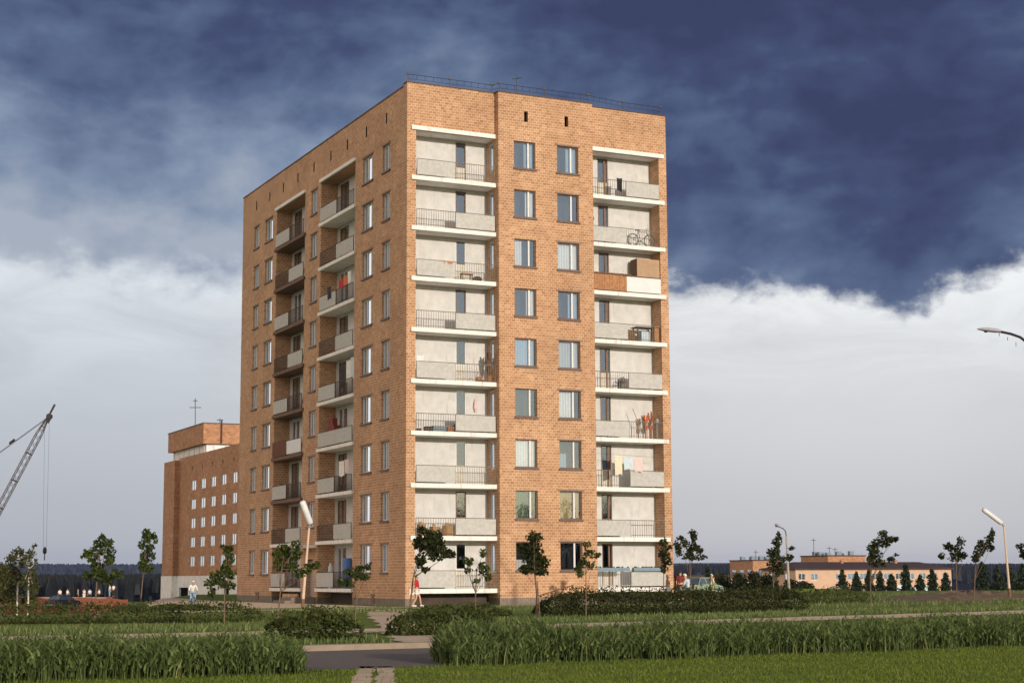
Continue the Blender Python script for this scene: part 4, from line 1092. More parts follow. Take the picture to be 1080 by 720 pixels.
tree('young_tree', (291, 664), [(292.5, 655), (295.6, 624), (297, 600)], [(313, 574.4, 6, 5), (300, 578, 8, 6), (293, 584, 6, 6), (309, 584, 10, 7), (295.6, 595.6, 8, 7), (306.7, 597.8, 9, 6), (315.6, 604, 7, 5), (326.7, 597.8, 6, 5), (334.4, 595.6, 5, 4), (324, 602, 5, 3)], 'leafy young tree partly behind the leaning white lamp', leaf=.085, tr=.03, seed=45)
tree('young_tree', (375, 655), [(375, 635), (374, 615)], [(386.7, 597.8, 6, 3), (389, 594.4, 3, 2), (369, 602, 8, 4), (377.8, 606.7, 9, 5), (362, 613, 6, 5), (369, 615.6, 6, 3.5), (377.8, 600, 6, 4), (384.4, 609, 7, 3)], 'low spreading sapling before the blue barrel balcony', leaf=.085, tr=.025, seed=46)
bg = 'birches at the left edge'
tree('birch', (18.3, 640), [(18.5, 620), (19, 595), (20, 583)], [(20, 582, 8, 6, .6), (12, 590, 7, 8, .6), (24, 592, 6, 8, .5), (8, 602, 10, 9, .7), (18, 606, 8, 10, .5), (5, 618, 9, 12, .7), (16, 622, 7, 10, .5)], 'taller birch with a white trunk at the left edge', 'tree', bg, .15, 1.1, 'leaf_birch', 'bark_birch', .075, 125, seed=51)
tree('birch', (29.7, 640), [(30, 620), (30.5, 600), (31, 588)], [(33, 583, 5, 5, .6), (36.5, 576, 2.5, 4, .6), (28, 590, 6, 8, .5), (38, 592, 3, 5, .5), (33, 604, 6, 9, .6), (35, 618, 7, 10, .7), (25, 614, 5, 9, .5)], 'second white trunked birch just right of the taller one', 'tree', bg, .15, 1.1, 'leaf_birch', 'bark_birch', .065, 122, seed=52)
tree('broadleaf_tree', (3, 642), [(3, 625), (2, 605)], [(-2, 602, 9, 10), (5, 615, 10, 10), (-3, 625, 12, 10), (12, 630, 9, 7), (34, 631, 7, 6, .7), (22, 632, 8, 5, .7)], 'dark olive tree behind the two birches', 'tree', bg, .17, 1.5, 'leaf_birch', 'bark', .14, 132, seed=53)


def spruce(px, top, bot, hw, d, label, seed, name='spruce', grp='spruces before the peach building'):
    rs = np.random.RandomState(seed); b = np.array(at(px, bot, d)); b[2] = min(b[2], float(tz(b[0], b[1])))
    t = np.array(at(px, top, d)); h = t[2]-b[2]; r = 1.45*hw*d/FOC
    root = empty(name, b, label, 'tree', grp)
    mb = MB(); mb.tube([b-np.array([0, 0, .3]), b+np.array([0, 0, h*.95])], [.09, .015], 6); mb.build('trunk', M['bark'], root)
    n = 1500; u = rs.uniform(0, 1, n)**.65; ph = rs.uniform(0, 2*math.pi, n)
    lay = .8+.35*np.sin(u*22+2*np.sin(ph*2+seed)); rr_ = r*(u**.58)*lay*(1+.3*np.sin(2*ph+seed*1.7)*np.sin(u*5+seed))*rs.uniform(.3, 1.12, n)
    P = np.stack([b[0]+rr_*np.cos(ph), b[1]+rr_*np.sin(ph), b[2]+h*(1-u)*.98+.05+rs.normal(0, .06, n)], 1)
    V, F = leaf_quads(P, .17, rs)
    np_mesh('crown', V, F, M['spruce'], root, attr=np.clip(rs.normal(.45, .25, n), 0, 1))


for i, (px, top, bot, hw, lab) in enumerate([(889, 600, 627, 5, 'spruce standing leftmost before the peach building windows'), (904, 603, 627, 5, 'short spruce second from left before the peach building'), (917, 600, 627, 4.5, 'slim spruce directly under the arching young tree'), (929, 602, 627, 5, 'spruce hidden by the trunk of the arching young tree'), (941, 605, 627, 5.5, 'squat spruce left of the tallest spruce'), (956, 594, 627, 6, 'tallest spruce before the middle of the peach building'), (971, 606, 627, 4.5, 'smallest spruce right of the tallest one'), (984, 600, 627, 5.5, 'pointed spruce third from the right end of the peach building'), (998, 603, 627, 4.5, 'spruce at the right end wall of the peach building'), (1037, 592, 628, 9, 'broad dark conifer behind the bent young tree'), (1053, 596, 628, 6, 'dark conifer just left of the white tube lamp'), (1067, 598, 628, 8, 'dark conifer right of the white tube lamp'), (1079, 594, 628, 6, 'dark conifer at the right edge of the view')]):
    spruce(px, top, bot, hw, 215+(i*37) % 23, lab, 60+i)
# shrubs and dark trees right of the tower
for i, (px, top, bot, hw, d, lab) in enumerate([(747, 599, 632, 3.5, 150, 'slim dark conifer behind the pale green car'), (762, 606, 630, 8, 170, 'dark bush left of the low orange wall'), (780, 605, 630, 7, 175, 'dark bush under the shaded brick block'), (797, 604, 630, 8, 165, 'dark round bush under the sunlit brick block'), (812, 606, 630, 7, 160, 'dark bush behind the tall dark young tree'), (735, 610, 630, 7, 180, 'low dark bush behind the pale green car roof'), (719, 606, 632, 6, 140, 'reddish dark bush at the right corner of the tower'), (835, 612, 628, 7, 190, 'bush at the left end of the peach building'), (848, 614, 628, 8, 200, 'low rounded bush in front of the peach building end')]):
    sc = d/FOC
    if i == 0: spruce(px, top, bot, hw, d, lab, 90, grp='dark bushes right of the tower'); continue
    hw *= 1.35; top -= 1.5; h = bot-top
    tree('bush', (px, bot), [(px, bot-h*.3), (px, bot-h*.5)], [(px-hw*.3, top+h*.35, hw*.6, h*.35), (px+hw*.4, top+h*.4, hw*.6, h*.3), (px, top+h*.25, hw*.45, h*.25), (px-hw*.5, top+h*.7, hw*.7, h*.3), (px+hw*.5, top+h*.7, hw*.7, h*.3)], lab, 'bush', 'dark bushes right of the tower', .2, 1.5, 'leaf_dark', 'bark', .06, d, seed=91+i)
tree('bush', (599, 649), [(599, 645), (600, 640)], [(597, 640, 4, 6), (603, 635, 5, 7), (609, 628, 3, 6), (606, 640, 6, 6)], 'very dark spiky shrub at the left end of the long hedge', 'bush', 'shrubs near the tower', .07, 1, 'leaf_dark', 'bark', .03, seed=120)
tree('bush', (569, 649), [(569, 645), (569, 641)], [(569, 641, 5, 5), (574, 643, 4, 4), (564, 644, 4, 3)], 'small shrub at the foot of the staked tree', 'bush', 'shrubs near the tower', .07, 1, 'leaf_dark', 'bark', .03, seed=121)

# ------------------------------------------------------------------ street lamps
def tube_lamp(px, py, d, pole, head, label, w=.11, dark=.7):
    b = np.array(at(px, py, d)); b[2] = float(tz(b[0], b[1]))-.05
    root = empty('street_lamp', b, label, 'street lamp', 'lamps with white tube heads')
    top = np.array(at(*pole, d)); v = (top-b)/np.linalg.norm(top-b)
    mb = MB(); mb.tube([b+v*dark, b+(top-b)*.55, top], [.075, .06, .05], 8); mb.build('pole', M['pole'], root)
    mb = MB(); mb.tube([b, b+v*dark], .085, 8); mb.build('pole_base', M['wood_dark'], root)
    h0, h1 = np.array(at(*head[0], d-.1)), np.array(at(*head[1], d-.5)); a = (h1-h0)
    mb = MB(); mb.tube([h0-a*.02, h0, h0+a*.05, h0+a*.5, h0+a*.95, h1], [.03, w*.75, w, w, w, w*.55], 10); mb.build('lamp_shade', M['white'], root, smooth=True)
    mb = MB(); mb.tube([top-v*.15, h0+a*.04], .06, 7); mb.build('collar', M['metal_grey'], root)
    for k in range(1, 5): pass
    return root


M['pole'] = simple('pale_pole_concrete', (.62, .47, .36), .8, .12, 4)
M['pole_grey'] = simple('grey_pole_concrete', (.42, .38, .33), .85, .12, 4)
tube_lamp(318.8, 641.5, 83.5, (326.3, 553), ((327.5, 552), (318.6, 528)), 'leaning street lamp with a white tube head before the tower side', .155, .55)
tube_lamp(1065.5, 632.5, 103, (1058.5, 552), ((1056.5, 551.5), (1036.5, 536.5)), 'straight street lamp with a slanting white tube head on the right field', .15, .75)


def arm_lamp(base, d, pts, head, label, rad, hw, grp='lamps with curved arms', fringe=False):
    b = np.array(at(*base, d)); b[2] = float(tz(b[0], b[1]))-.05
    root = empty('street_lamp', b, label, 'street lamp', grp)
    P = [b]+[np.array(at(x, y, d)) for x, y in pts]
    k = len(pts)-2
    mb = MB(); mb.tube([P[0], P[1]], [rad*1.5, rad], 8); mb.build('pole', M['pole_grey'], root)
    mb = MB(); mb.tube(P[1:], rad*.55, 6); mb.build('arm', M['metal_dark'], root)
    h0, h1 = np.array(at(*head[0], d)), np.array(at(*head[1], d)); a = h1-h0; L = np.linalg.norm(a)
    mb = MB(); n = 10; rows = []
    ax = a/L; sd_ = np.array([GF[0], GF[1], 0.]); u = np.cross(sd_, ax); u = u if u[2] > 0 else -u
    for i in range(9):
        t = i/8; w = hw*(.35+.65*math.sin(math.pi*min(1, .12+t*.95))**.6) if t < 1 else hw*.3
        c = h0+a*t
        rows.append([c+sd_*w*1.1*math.cos(2*math.pi*j/n)+u*w*(.75 if math.sin(2*math.pi*j/n) > 0 else .45)*math.sin(2*math.pi*j/n) for j in range(n)])
    for r0, r1 in zip(rows[:-1], rows[1:]):
        for j in range(n): mb.face((r0[j], r0[(j+1) % n], r1[(j+1) % n], r1[j]))
    mb.face(rows[0]); mb.face(rows[-1]); mb.build('lamp_head', M['lamp_grey'], root, smooth=True)
    c = h0+a*.62-u*hw*.42; mb = MB(); mb.ball(c, hw*.55, hw*.55, hw*.3, 8); mb.build('lens', M['metal_dark'], root)
    if fringe:
        mb = MB(); q0, q1 = P[2], P[-1]
        for i in range(6): q = q0+(q1-q0)*(i/5.2); mb.tube([q, q-np.array([0, 0, .12+.03*(i % 2)])], .014, 4)
        mb.build('cable_tie', M['metal_dark'], root)
    return root


M['lamp_grey'] = simple('lamp_housing', (.40, .38, .46), .5, .1, 6)
arm_lamp((832.5, 628), 138, [(829.3, 565), (828.3, 559.5), (826, 557.2), (822, 555.2)], ((823, 555.5), (817, 552.6)), 'slim street lamp with a curved arm beside the tall dark young tree', .075, .2)
arm_lamp((1112, 648), 60, [(1108, 392), (1098, 377), (1085, 362.5), (1076, 355.5), (1066, 352), (1052, 349)], ((1055, 349.6), (1030.8, 347)), 'grey street lamp head reaching in from the right edge', .09, .13, fringe=True)

# ------------------------------------------------------------------ the far block on the left (white base, brick, penthouse)
def far_block():
    X0 = 33.3; Y1 = 183.0
    root = empty('brick_block', (46, 150, -3.5), 'brick block with white ground floor and overhanging penthouse behind the tower', 'apartment building')
    yof = lambda px: float(plane(0, X0, px, 560)[1])
    wb = MB(); f = lambda s, t, d: (X0+d, s, t)
    rows = [14.0, 11.15, 8.3, 5.45, 2.6]
    cols = [(yof(px+2.6), yof(px-2.4)) for px in (203.1, 213.3, 224, 235, 246.6)]
    extra = []
    y = cols[-1][0]-4.2
    while y > 112: extra.append((y-1.6, y)); y -= 4.3
    H_ = [(a, b, z-.05, z+1.45) for z in rows for a, b in cols+extra]
    vt = [(b-.75, b-.35, 17.0, 17.6) for a, b in cols]
    yp = 176.3
    cells(wb, f, 110, yp, 1.15, 19.3, H_+vt)
    for h in H_: recess(wb, f, h, .15, 0, .6, 1)
    for h in vt: recess(wb, f, h, .3, 0, .5, 1)
    wb.box(X0-.8, X0+12, yp, Y1, 1.15, 19.0, 0)
    wb.box(X0+.01, X0+14, 110.01, yp-.01, 19.29, 19.3, 2)
    wb.face(((X0, 110, -6), (X0+14, 110, -6), (X0+14, 110, 19.3), (X0, 110, 19.3)))
    wb.face(((X0+14, 110, -6), (X0+14, Y1, -6), (X0+14, Y1, 19.3), (X0+14, 110, 19.3)))
    wb.build('wall', [M['brick_far'], M['dark'], M['roof']], root)
    # white ground storey with dark doorways
    gb = MB(); door = [(yof(px1), yof(px0), -4.5, -.6) for px0, px1 in ((190.5, 200), (224, 229), (238, 243))]
    fg = lambda s, t, d: (X0-.05+d, s, t)
    cells(gb, fg, 110, yp-.01, -6, 1.145, door)
    for h in door: recess(gb, fg, h, .3, 0, 1.2, 1)
    gb.box(X0-.9, X0+12, yp+.01, Y1+.05, -6, 1.145, 0)
    gb.build('ground_storey', [M['plaster_far'], M['dark']], root)
    for i, h in enumerate(H_):
        a, b, c, d = h
        g = MB(); g.box(X0+.06, X0+.14, a, a+.1, c, d); g.box(X0+.06, X0+.14, b-.1, b, c, d); g.box(X0+.06, X0+.14, a+.1, b-.1, c, c+.1); g.box(X0+.06, X0+.14, a+.1, b-.1, d-.1, d); g.box(X0+.06, X0+.14, (a+b)/2-.05, (a+b)/2+.05, c+.1, d-.1)
        w = g.build('window', M['frame'], root)
        g = MB(); g.face((f(a, c, .11), f(b, c, .11), f(b, d, .11), f(a, d, .11))); g.build('pane', M['glass'], w)
        g = MB(); g.face((f(a+.02, c+.02, .25), f(b-.02, c+.02, .25), f(b-.02, d-.02, .25), f(a+.02, d-.02, .25))); g.build('curtain', M['c_white'] if i % 3 else M['c_grey'], w)
    # penthouse: recessed white storey under a brick box
    yq = yof(213.5)
    p = MB(); p.box(X0+.5, X0+22, yq+.5, Y1-.5, 19.0, 20.6); p.build('white_storey', M['plaster_far'], root)
    p = MB()
    for i in range(11): x = X0+1.5+i*1.9; p.box(x, x+.35, yq+.38, yq+.5, 19.3, 20.58)
    for i in range(7): y = yq+1.2+i*3.0; p.box(X0+.38, X0+.499, y, y+.35, 19.05, 20.58)
    p.build('column', M['frame'], root)
    p = MB(); p.box(X0-.2, X0+23, yq-.2, Y1+.2, 20.61, 23.6); p.build('penthouse', M['brick_far'], root)
    p = MB(); p.box(X0-.28, X0+23.1, yq-.28, Y1+.3, 23.603, 23.75); p.build('roof', M['flash'], root)
    for px, top, yy in ((206, 420, None), (232, 441, None)):
        b = np.array(at(px, 452, 262)); t = np.array(at(px, top, 262))
        mb = MB(); mb.tube([(b[0], b[1], 23.7), t], .07, 5)
        for q, w in ((.92, .35), (.7, .9)) if px < 220 else ((.85, .5),):
            c = b+(t-b)*q; mb.tube([c-np.array([GR[0], GR[1], 0])*w, c+np.array([GR[0], GR[1], 0])*w], .05, 4)
        mb.build('roof_aerial', M['metal_dark'], root)
    b = MB(); b.tube([(X0+2.5, yq-.35, 20.7), (X0+2.5, yq-.35, 24.2)], .12, 6); b.build('downpipe', M['roof_dark'], root)


M['plaster_far'] = simple('pale_far_render', (.82, .81, .82), .9, .12, .8, stain=(.35, .34, .36))
far_block()

# ------------------------------------------------------------------ low blocks on the right, far off
def low_block(name, label, x0, x1, y0, y1, zb, zt, mw, rows, ncols, west_cols, win=(1.5, 1.3), roof_h=.0, parapet=.0, curtain=None, hip=False, tall_bits=(), skip=()):
    root = empty(name, ((x0+x1)/2, (y0+y1)/2, zb), label, 'building', 'low blocks on the right')
    wb = MB(); fS = lambda s, t, d: (s, y0+d, t); fW = lambda s, t, d: (x0+d, s, t)
    hs = []; ws = []
    for z in rows:
        for i in range(ncols):
            if i in skip: continue
            c = x0+(i+.5)*(x1-x0)/ncols; hs.append((c-win[0]/2, c+win[0]/2, z, z+win[1]))
        for i in range(west_cols):
            c = y0+(i+.5)*(y1-y0)/west_cols; ws.append((c-win[0]/2, c+win[0]/2, z, z+win[1]))
    cells(wb, fS, x0, x1, zb, zt, hs); cells(wb, fW, y0, y1, zb, zt, ws)
    for h in hs: recess(wb, fS, h, .18, 0, .7, 1)
    for h in ws: recess(wb, fW, h, .18, 0, .7, 1)
    wb.face(((x1, y0, zb), (x1, y1, zb), (x1, y1, zt), (x1, y0, zt))); wb.face(((x0, y1, zb), (x1, y1, zb), (x1, y1, zt), (x0, y1, zt)))
    wb.build('wall', [M[mw], M['dark']], root)
    r = MB()
    if hip:
        e = .5; a = (x0-e, y0-e, zt+.01); b = (x1+e, y0-e, zt+.01); c = (x1+e, y1+e, zt+.01); d = (x0-e, y1+e, zt+.01); m_ = (y0+y1)/2; k = min(4, (y1-y0)/2)
        p = (x0+k, m_, zt+roof_h); q = (x1-k, m_, zt+roof_h)
        r.face((a, b, q, p)); r.face((b, c, q)); r.face((c, d, p, q)); r.face((d, a, p)); r.box(x0-e, x1+e, y0-e, y1+e, zt-.25, zt+.005)
    else: r.box(x0-.2, x1+.2, y0-.2, y1+.2, zt+.003, zt+max(.25, roof_h))
    r.build('roof', M['roof_dark'], root)
    for f, H_ in ((fS, hs), (fW, ws)):
        for h in H_:
            a, b, c, d = h; g = MB()
            P = lambda s0, s1, t0, t1: g.face((f(s0, t0, .1), f(s1, t0, .1), f(s1, t1, .1), f(s0, t1, .1)))
            P(a, a+.12, c, d); P(b-.12, b, c, d); P(a+.12, b-.12, c, c+.12); P(a+.12, b-.12, d-.12, d); P((a+b)/2-.06, (a+b)/2+.06, c+.12, d-.12)
            w = g.build('window', M['frame'], root)
            g = MB(); g.face((f(a, c, .12), f(b, c, .12), f(b, d, .12), f(a, d, .12))); g.build('pane', M['glass'], w)
            if curtain and RNG.random() < .6: g = MB(); g.face((f(a, c, .3), f(b, c, .3), f(b, d, .3), f(a, d, .3))); g.build('curtain', M[curtain], w)
    return root


def xy(px, d): return at(px, 600, d)[:2]


# long peach rendered building: near-left corner seen at px 839, right end px 1003
c = xy(839, 372); y0 = c[1]; x0 = c[0]
x1 = float(plane(1, y0, 1003.5, 610)[0]); zt = float(at(900, 599.5, 395)[2])
pb = low_block('peach_building', 'long low peach rendered building with dark roof behind a row of spruces', x0, x1, y0, y0+13, -7, zt, 'peach', [zt-2.5], 13, 2, (1.9, 1.5), 1.5, curtain='c_blue', hip=True, skip=(2,))
b = MB(); a0 = x0+(x1-x0)*.47; a1 = x0+(x1-x0)*.86
for i in range(7): xx = a0+(a1-a0)*i/7; b.box(xx, xx+(a1-a0)/7*.62, y0-.06, y0-.003, zt-5.6, zt-3.7)
b.build('shop_window', M['pale_blue'], pb)
for px in (900, 944, 960, 979):
    b = MB(); q = at(px, 596, 380); b.box(q[0]-.3, q[0]+.3, y0+5, y0+5.6, zt+.6, zt+1.8); b.box(q[0]-.38, q[0]+.38, y0+4.92, y0+5.68, zt+1.801, zt+1.9); b.build('chimney', M['brick_far'], pb)
b = MB(); q = at(957.5, 595, 378); b.tube([(q[0], y0+6, zt+1), (q[0], y0+6, float(at(957.5, 579, 378)[2]))], .06, 4); qq = float(at(957.5, 581, 378)[2]); b.tube([(q[0]-.8, y0+6, qq), (q[0]+.8, y0+6, qq)], .05, 4); b.build('roof_aerial', M['metal_dark'], pb)


def flats(px0, pxc, px1, d, ytop, label, aer):
    """brick flats: shaded west side px0..pxc, sunlit south side pxc..px1"""
    c = xy(pxc, d); x0, y0 = c
    x1 = float(plane(1, y0, px1, 600)[0]); y1 = float(plane(0, x0, px0, 600)[1]); zt = float(at(pxc, ytop, d)[2])
    r = low_block('brick_flats', label, x0, x1, y0, y1, -8, zt, 'brick_far', [zt-4.1, zt-7.0], max(2, int((x1-x0)/5)), max(3, int((y1-y0)/9)), (2.2, 1.5), .3, curtain='c_white')
    rr = random.Random(int(px0)); b = MB()
    for i in range(9):
        xx = rr.uniform(x0+1, x1-1); yy = rr.uniform(y0+2, y0+(y1-y0)*.6); b.box(xx-.7, xx+.7, yy-.5, yy+.5, zt+.301, zt+rr.uniform(.9, 1.5))
    b.build('vent_stack', M['blue_grey'], r)
    b = MB()
    for px, top in aer:
        q = at(px, top, d+6); b.tube([(q[0], q[1], zt+.2), q], .09, 4); b.tube([q-np.array([GR[0], GR[1], 0])*.7-np.array([0, 0, .5]), q+np.array([GR[0], GR[1], 0])*.7-np.array([0, 0, .5])], .06, 4)
    b.build('roof_aerial', M['metal_dark'], r)


flats(845, 873.5, 913, 470, 586.2, 'brick flats with blue roof vents rising behind the peach building', [(858, 567.5), (874.5, 576), (880.5, 577)])
flats(770, 794, 826, 500, 591, 'brick flats half hidden by the tall dark young tree and bushes', [(797, 580)])
c = xy(764, 300)
low_block('orange_outbuilding', 'low orange outbuilding with white posts among dark bushes', c[0], c[0]+8, c[1], c[1]+6, -6, float(at(764, 609, 300)[2]), 'brick_far', [-1.6], 4, 1, (1.2, 1.3), .3, curtain='c_white')
c = xy(717, 260)
low_block('orange_outbuilding', 'low orange outbuilding at the right corner of the tower', c[0], c[0]+9, c[1], c[1]+6, -6, float(at(717, 608.5, 260)[2]), 'brick_far', [-1.5], 4, 1, (1.2, 1.3), .3, curtain='c_white')

# ------------------------------------------------------------------ forest and hills on the horizon
def ridge(name, d0, d1, px0, px1, ytop, zbase, seed, mat_, n=160, amp=1.0):
    """wooded ridge: a long low hill between two distances"""
    rs = np.random.RandomState(seed); pxs = np.linspace(px0, px1, n); V = []; F = []; m = 9
    k1, k2, k3 = rs.uniform(0, 6, 3)
    for i, px in enumerate(pxs):
        top = ytop(px)
        for j in range(m):
            t = j/(m-1); d = d0+(d1-d0)*t
            z1 = float(at(px, top, d)[2]); p = at(px, 600, d)
            hgt = math.sin(math.pi*min(1, t*1.35)/2) if t < .74 else 1-(t-.74)*.6
            V.append((p[0], p[1], zbase+(z1-zbase)*hgt))
    for i in range(n-1):
        for j in range(m-1): a = i*m+j; F.append((a, a+1, a+m+1, a+m))
    me = bpy.data.meshes.new(name); me.from_pydata([tuple(map(float, v)) for v in V], [], F); me.materials.append(M[mat_]); me.update()
    return prop(link_mesh(name, me), kind='structure')


M['hill'] = simple('wooded_hill', (.008, .010, .010), .95, .3, .01)
ridge('hill', 3900, 4800, -260, 1500, lambda px: 594.8-.0016*px+.6*math.sin(px*.013)+.4*math.sin(px*.031+1), -28, 3, 'hill')
ridge('wooded_rise', 700, 900, -260, 420, lambda px: 606+.5*math.sin(px*.02), -16, 4, 'hill')
ridge('wooded_rise', 1500, 2000, 560, 1500, lambda px: 596.2+.5*math.sin(px*.02)+.4*math.sin(px*.045+2), -24, 5, 'hill')


def forest(name, d0, d1, px0, px1, ytop, n, seed, hw=(2.5, 4.5), th=(9, 15), frac=0.3):
    """many conical tree crowns standing on a ridge"""
    rs = np.random.RandomState(seed); V = []; F = []; k = 0
    for i in range(n):
        px = rs.uniform(px0, px1); t = rs.uniform(0, 1); d = d0+(d1-d0)*t
        ht = rs.uniform(*th)
        top = ytop(px)+(1-t)*frac*12+rs.normal(0, .35)
        p = at(px, top, d); r = rs.uniform(*hw); q = rs.uniform(0, 6.28)
        V.append(tuple(p)); V += [(p[0]+r*.75*math.cos(q+2*math.pi*j/6)*rs.uniform(.7, 1.1), p[1]+r*.75*math.sin(q+2*math.pi*j/6), p[2]-ht*.45) for j in range(6)]
        V += [(p[0]+r*math.cos(q+2*math.pi*j/6), p[1]+r*math.sin(q+2*math.pi*j/6), p[2]-ht) for j in range(6)]
        for j in range(6): F.append((k, k+1+j, k+1+(j+1) % 6, k)); F.append((k+1+j, k+7+j, k+7+(j+1) % 6, k+1+(j+1) % 6))
        k += 13
    V = np.array(V, float)
    me = bpy.data.meshes.new(name); me.from_pydata([tuple(v) for v in V.tolist()], [], [f[:3] if f[0] == f[3] else f for f in F]); me.materials.append(M['forest']); me.update()
    return prop(link_mesh(name, me), kind='stuff')


forest('forest', 620, 820, -200, 420, lambda px: 602.8+.8*math.sin(px*.02), 1500, 6, (1.5, 2.6), (6, 10))
forest('forest', 1350, 1900, 600, 1400, lambda px: 592.6+.7*math.sin(px*.02)+.5*math.sin(px*.045+2), 2200, 7)
def belt():
    rs = np.random.RandomState(12); V = []; F = []; k = 0
    for i in range(420):
        l = rs.uniform(-150, 150); d = rs.uniform(-25, 25); x = 105+.89*l+.45*d; y = -195+.45*l-.89*d
        h = rs.uniform(10, 17); r_ = rs.uniform(2, 3.6)
        for j in range(3):
            c = 7; zb = GZ+h*(.05+.27*j); zt_ = GZ+h*(.5+.25*j); rr_ = r_*(1-.25*j)
            V.append((x, y, zt_)); V += [(x+rr_*math.cos(2*math.pi*q/c)*rs.uniform(.8, 1.1), y+rr_*math.sin(2*math.pi*q/c), zb) for q in range(c)]
            F += [(k, k+1+q, k+1+(q+1) % c) for q in range(c)]; k += c+1
    np_mesh_ = np_mesh('tree_belt', np.array(V, float), np.array(F), M['spruce']); prop(np_mesh_, kind='stuff')


belt()     # the trees behind the photographer that the lowest windows mirror
forest('forest', 3700, 4500, -200, 700, lambda px: 593.2-.0016*px+.6*math.sin(px*.013), 1300, 8, (5, 9), (10, 20), .12)

# ------------------------------------------------------------------ left middle distance: red earth bank, slabs, people, car
def bank():
    mb = MB(); rg = random.Random(4); n = 60; rows = []
    for j in range(6):
        row = []
        for i in range(n+1):
            px = -40+i/n*175; t = j/5
            d = 200+26*t
            topy = 630.2+.3*math.sin(px*.13)+(2.2 if px > 118 else 0)*min(1, (px-118)/10)+(.0 if px > 30 else .05*(30-px))
            pt = at(px, topy, 226); z1 = pt[2]
            p = at(px, 630, d); zb = float(tz(np.array(p[0]), np.array(p[1])))-.2
            q = min(1, t/.8)**.7
            row.append((p[0], p[1], zb+(z1-zb)*q+rg.uniform(-.06, .06)*(0 < j)))
        rows.append(row)
    for a, b in zip(rows[:-1], rows[1:]):
        for i in range(n): mb.face((a[i], a[i+1], b[i+1], b[i]))
    prop(mb.build('red_earth_bank', M['clay']), kind='structure')
    s = MB(); p0 = np.array(at(42, 629.6, 227)); p1 = np.array(at(116, 629.6, 227)); ax = (p1-p0); L = np.linalg.norm(ax); ax /= L
    s.obox((p0+p1)/2-np.array([0, 0, .12]), ax, (-ax[1], ax[0], 0), (0, 0, 1), L/2, 1.2, .16)
    put(s, 'concrete_ledge', M['kerb'], 'pale concrete ledge along the top of the red earth bank', 'ledge')


bank()


def car(name, pos, heading, colour, label, glass='glass'):
    """saloon: body, cabin glass, four wheels, lights"""
    p = np.array(pos, float); p[2] = float(tz(p[0], p[1])) if pos[2] is None or math.isnan(p[2]) else p[2]
    root = empty(name, p, label, 'car', 'parked cars')
    a = np.array([math.cos(heading), math.sin(heading), 0]); s = np.array([-a[1], a[0], 0]); u = np.array([0, 0, 1.])
    P = lambda x, y, z: p+a*x+s*y+u*z
    prof = [(-2.1, .45), (-2.12, .78), (-2.0, .93), (-1.15, .98), (.95, .96), (1.9, .84), (2.08, .62), (2.08, .38), (-2.05, .34)]
    mb = MB()
    for y0, y1, k0, k1 in ((-.80, -.68, .94, 1), (-.68, .68, 1, 1), (.68, .80, 1, .94)):
        A = [P(x*k0, y0, .6+(z-.6)*k0) for x, z in prof]; B = [P(x*k1, y1, .6+(z-.6)*k1) for x, z in prof]; n = len(prof)
        for i in range(n): mb.face((A[i], A[(i+1) % n], B[(i+1) % n], B[i]))
        if y0 < -.7: mb.face(A[::-1])
        if y1 > .7: mb.face(B)
    roof = [(-.95, 1.40), (.25, 1.42)]
    A = [P(x, y, z+(.02 if abs(y) < .1 else 0)) for x, z in roof for y in (-.56, .56)]
    mb.obox(P(-.35, 0, 1.41), a, s, u, .68, .58, .03)
    for x0, z0, x1, z1 in ((-1.5, .97, -1.0, 1.39), (1.0, .95, .3, 1.39), (-.35, .97, -.35, 1.39)):
        for sg in (-1, 1): mb.tube([P(x0, sg*.70, z0), P(x1, sg*.57, z1)], .035, 5)
    mb.build('body', M[colour], root)
    g = MB(); q = [(-1.45, .98), (-1.0, 1.38), (.28, 1.38), (.95, .965)]
    for sg in (-1, 1): g.face([P(x, sg*(.69-.12*(z-.97)/.41), z) for x, z in q])
    g.face((P(-1.45, -.68, .98), P(-1.45, .68, .98), P(-1.0, .56, 1.38), P(-1.0, -.56, 1.38))); g.face((P(.95, -.68, .965), P(.95, .68, .965), P(.28, .56, 1.38), P(.28, -.56, 1.38)))
    g.build('window', M['car_glass'], root)
    for x in (-1.3, 1.3):
        for y in (-.74, .74):
            w = MB(); w.tube([P(x, y-.09, .31), P(x, y+.09, .31)], .31, 14); wo = w.build('wheel', M['rubber'], root)
            w = MB(); w.tube([P(x, y-.095, .31), P(x, y+.095, .31)], .17, 10); w.build('rim', M['metal_grey'], wo)
    for y in (-.55, .55): l = MB(); l.obox(P(2.06, y, .68), a, s, u, .03, .13, .09); l.build('headlight', M['white'], root)
    for y in (-.6, .6): l = MB(); l.obox(P(-2.1, y, .72), a, s, u, .03, .1, .08); l.build('tail_light', M['red'], root)
    for x in (2.1, -2.13): l = MB(); l.obox(P(x, 0, .45), a, s, u, .04, .82, .06); l.build('bumper', M['metal_grey'], root)
    return root


M['car_dark'] = simple('dark_car_paint', (.05, .045, .055), .25, .1, 3); M['car_green'] = simple('green_car_paint', (.28, .38, .26), .3, .1, 3)
m_, t_, b_ = mat('car_glass'); b_.inputs['Base Color'].default_value = (.25, .3, .36, 1); b_.inputs['Metallic'].default_value = .7; b_.inputs['Roughness'].default_value = .08
n_ = t_.noise(pos_vec(t_), 2, 3, .5); t_.link(t_.ramp(n_, [(.3, (.2, .25, .3)), (.7, (.4, .45, .5))]), b_.inputs['Base Color']); M['car_glass'] = m_
q = at(66, 641.6, 180); car('car', (q[0], q[1], q[2]), math.atan2(GR[1], GR[0])+1.15, 'car_dark', 'dark car with pale windows before the red earth bank')
q = at(739, 627, 122); car('car', (q[0], q[1], float('nan')), math.atan2(GR[1], GR[0])+.95, 'car_green', 'pale green car half hidden behind the hedge right of the tower')

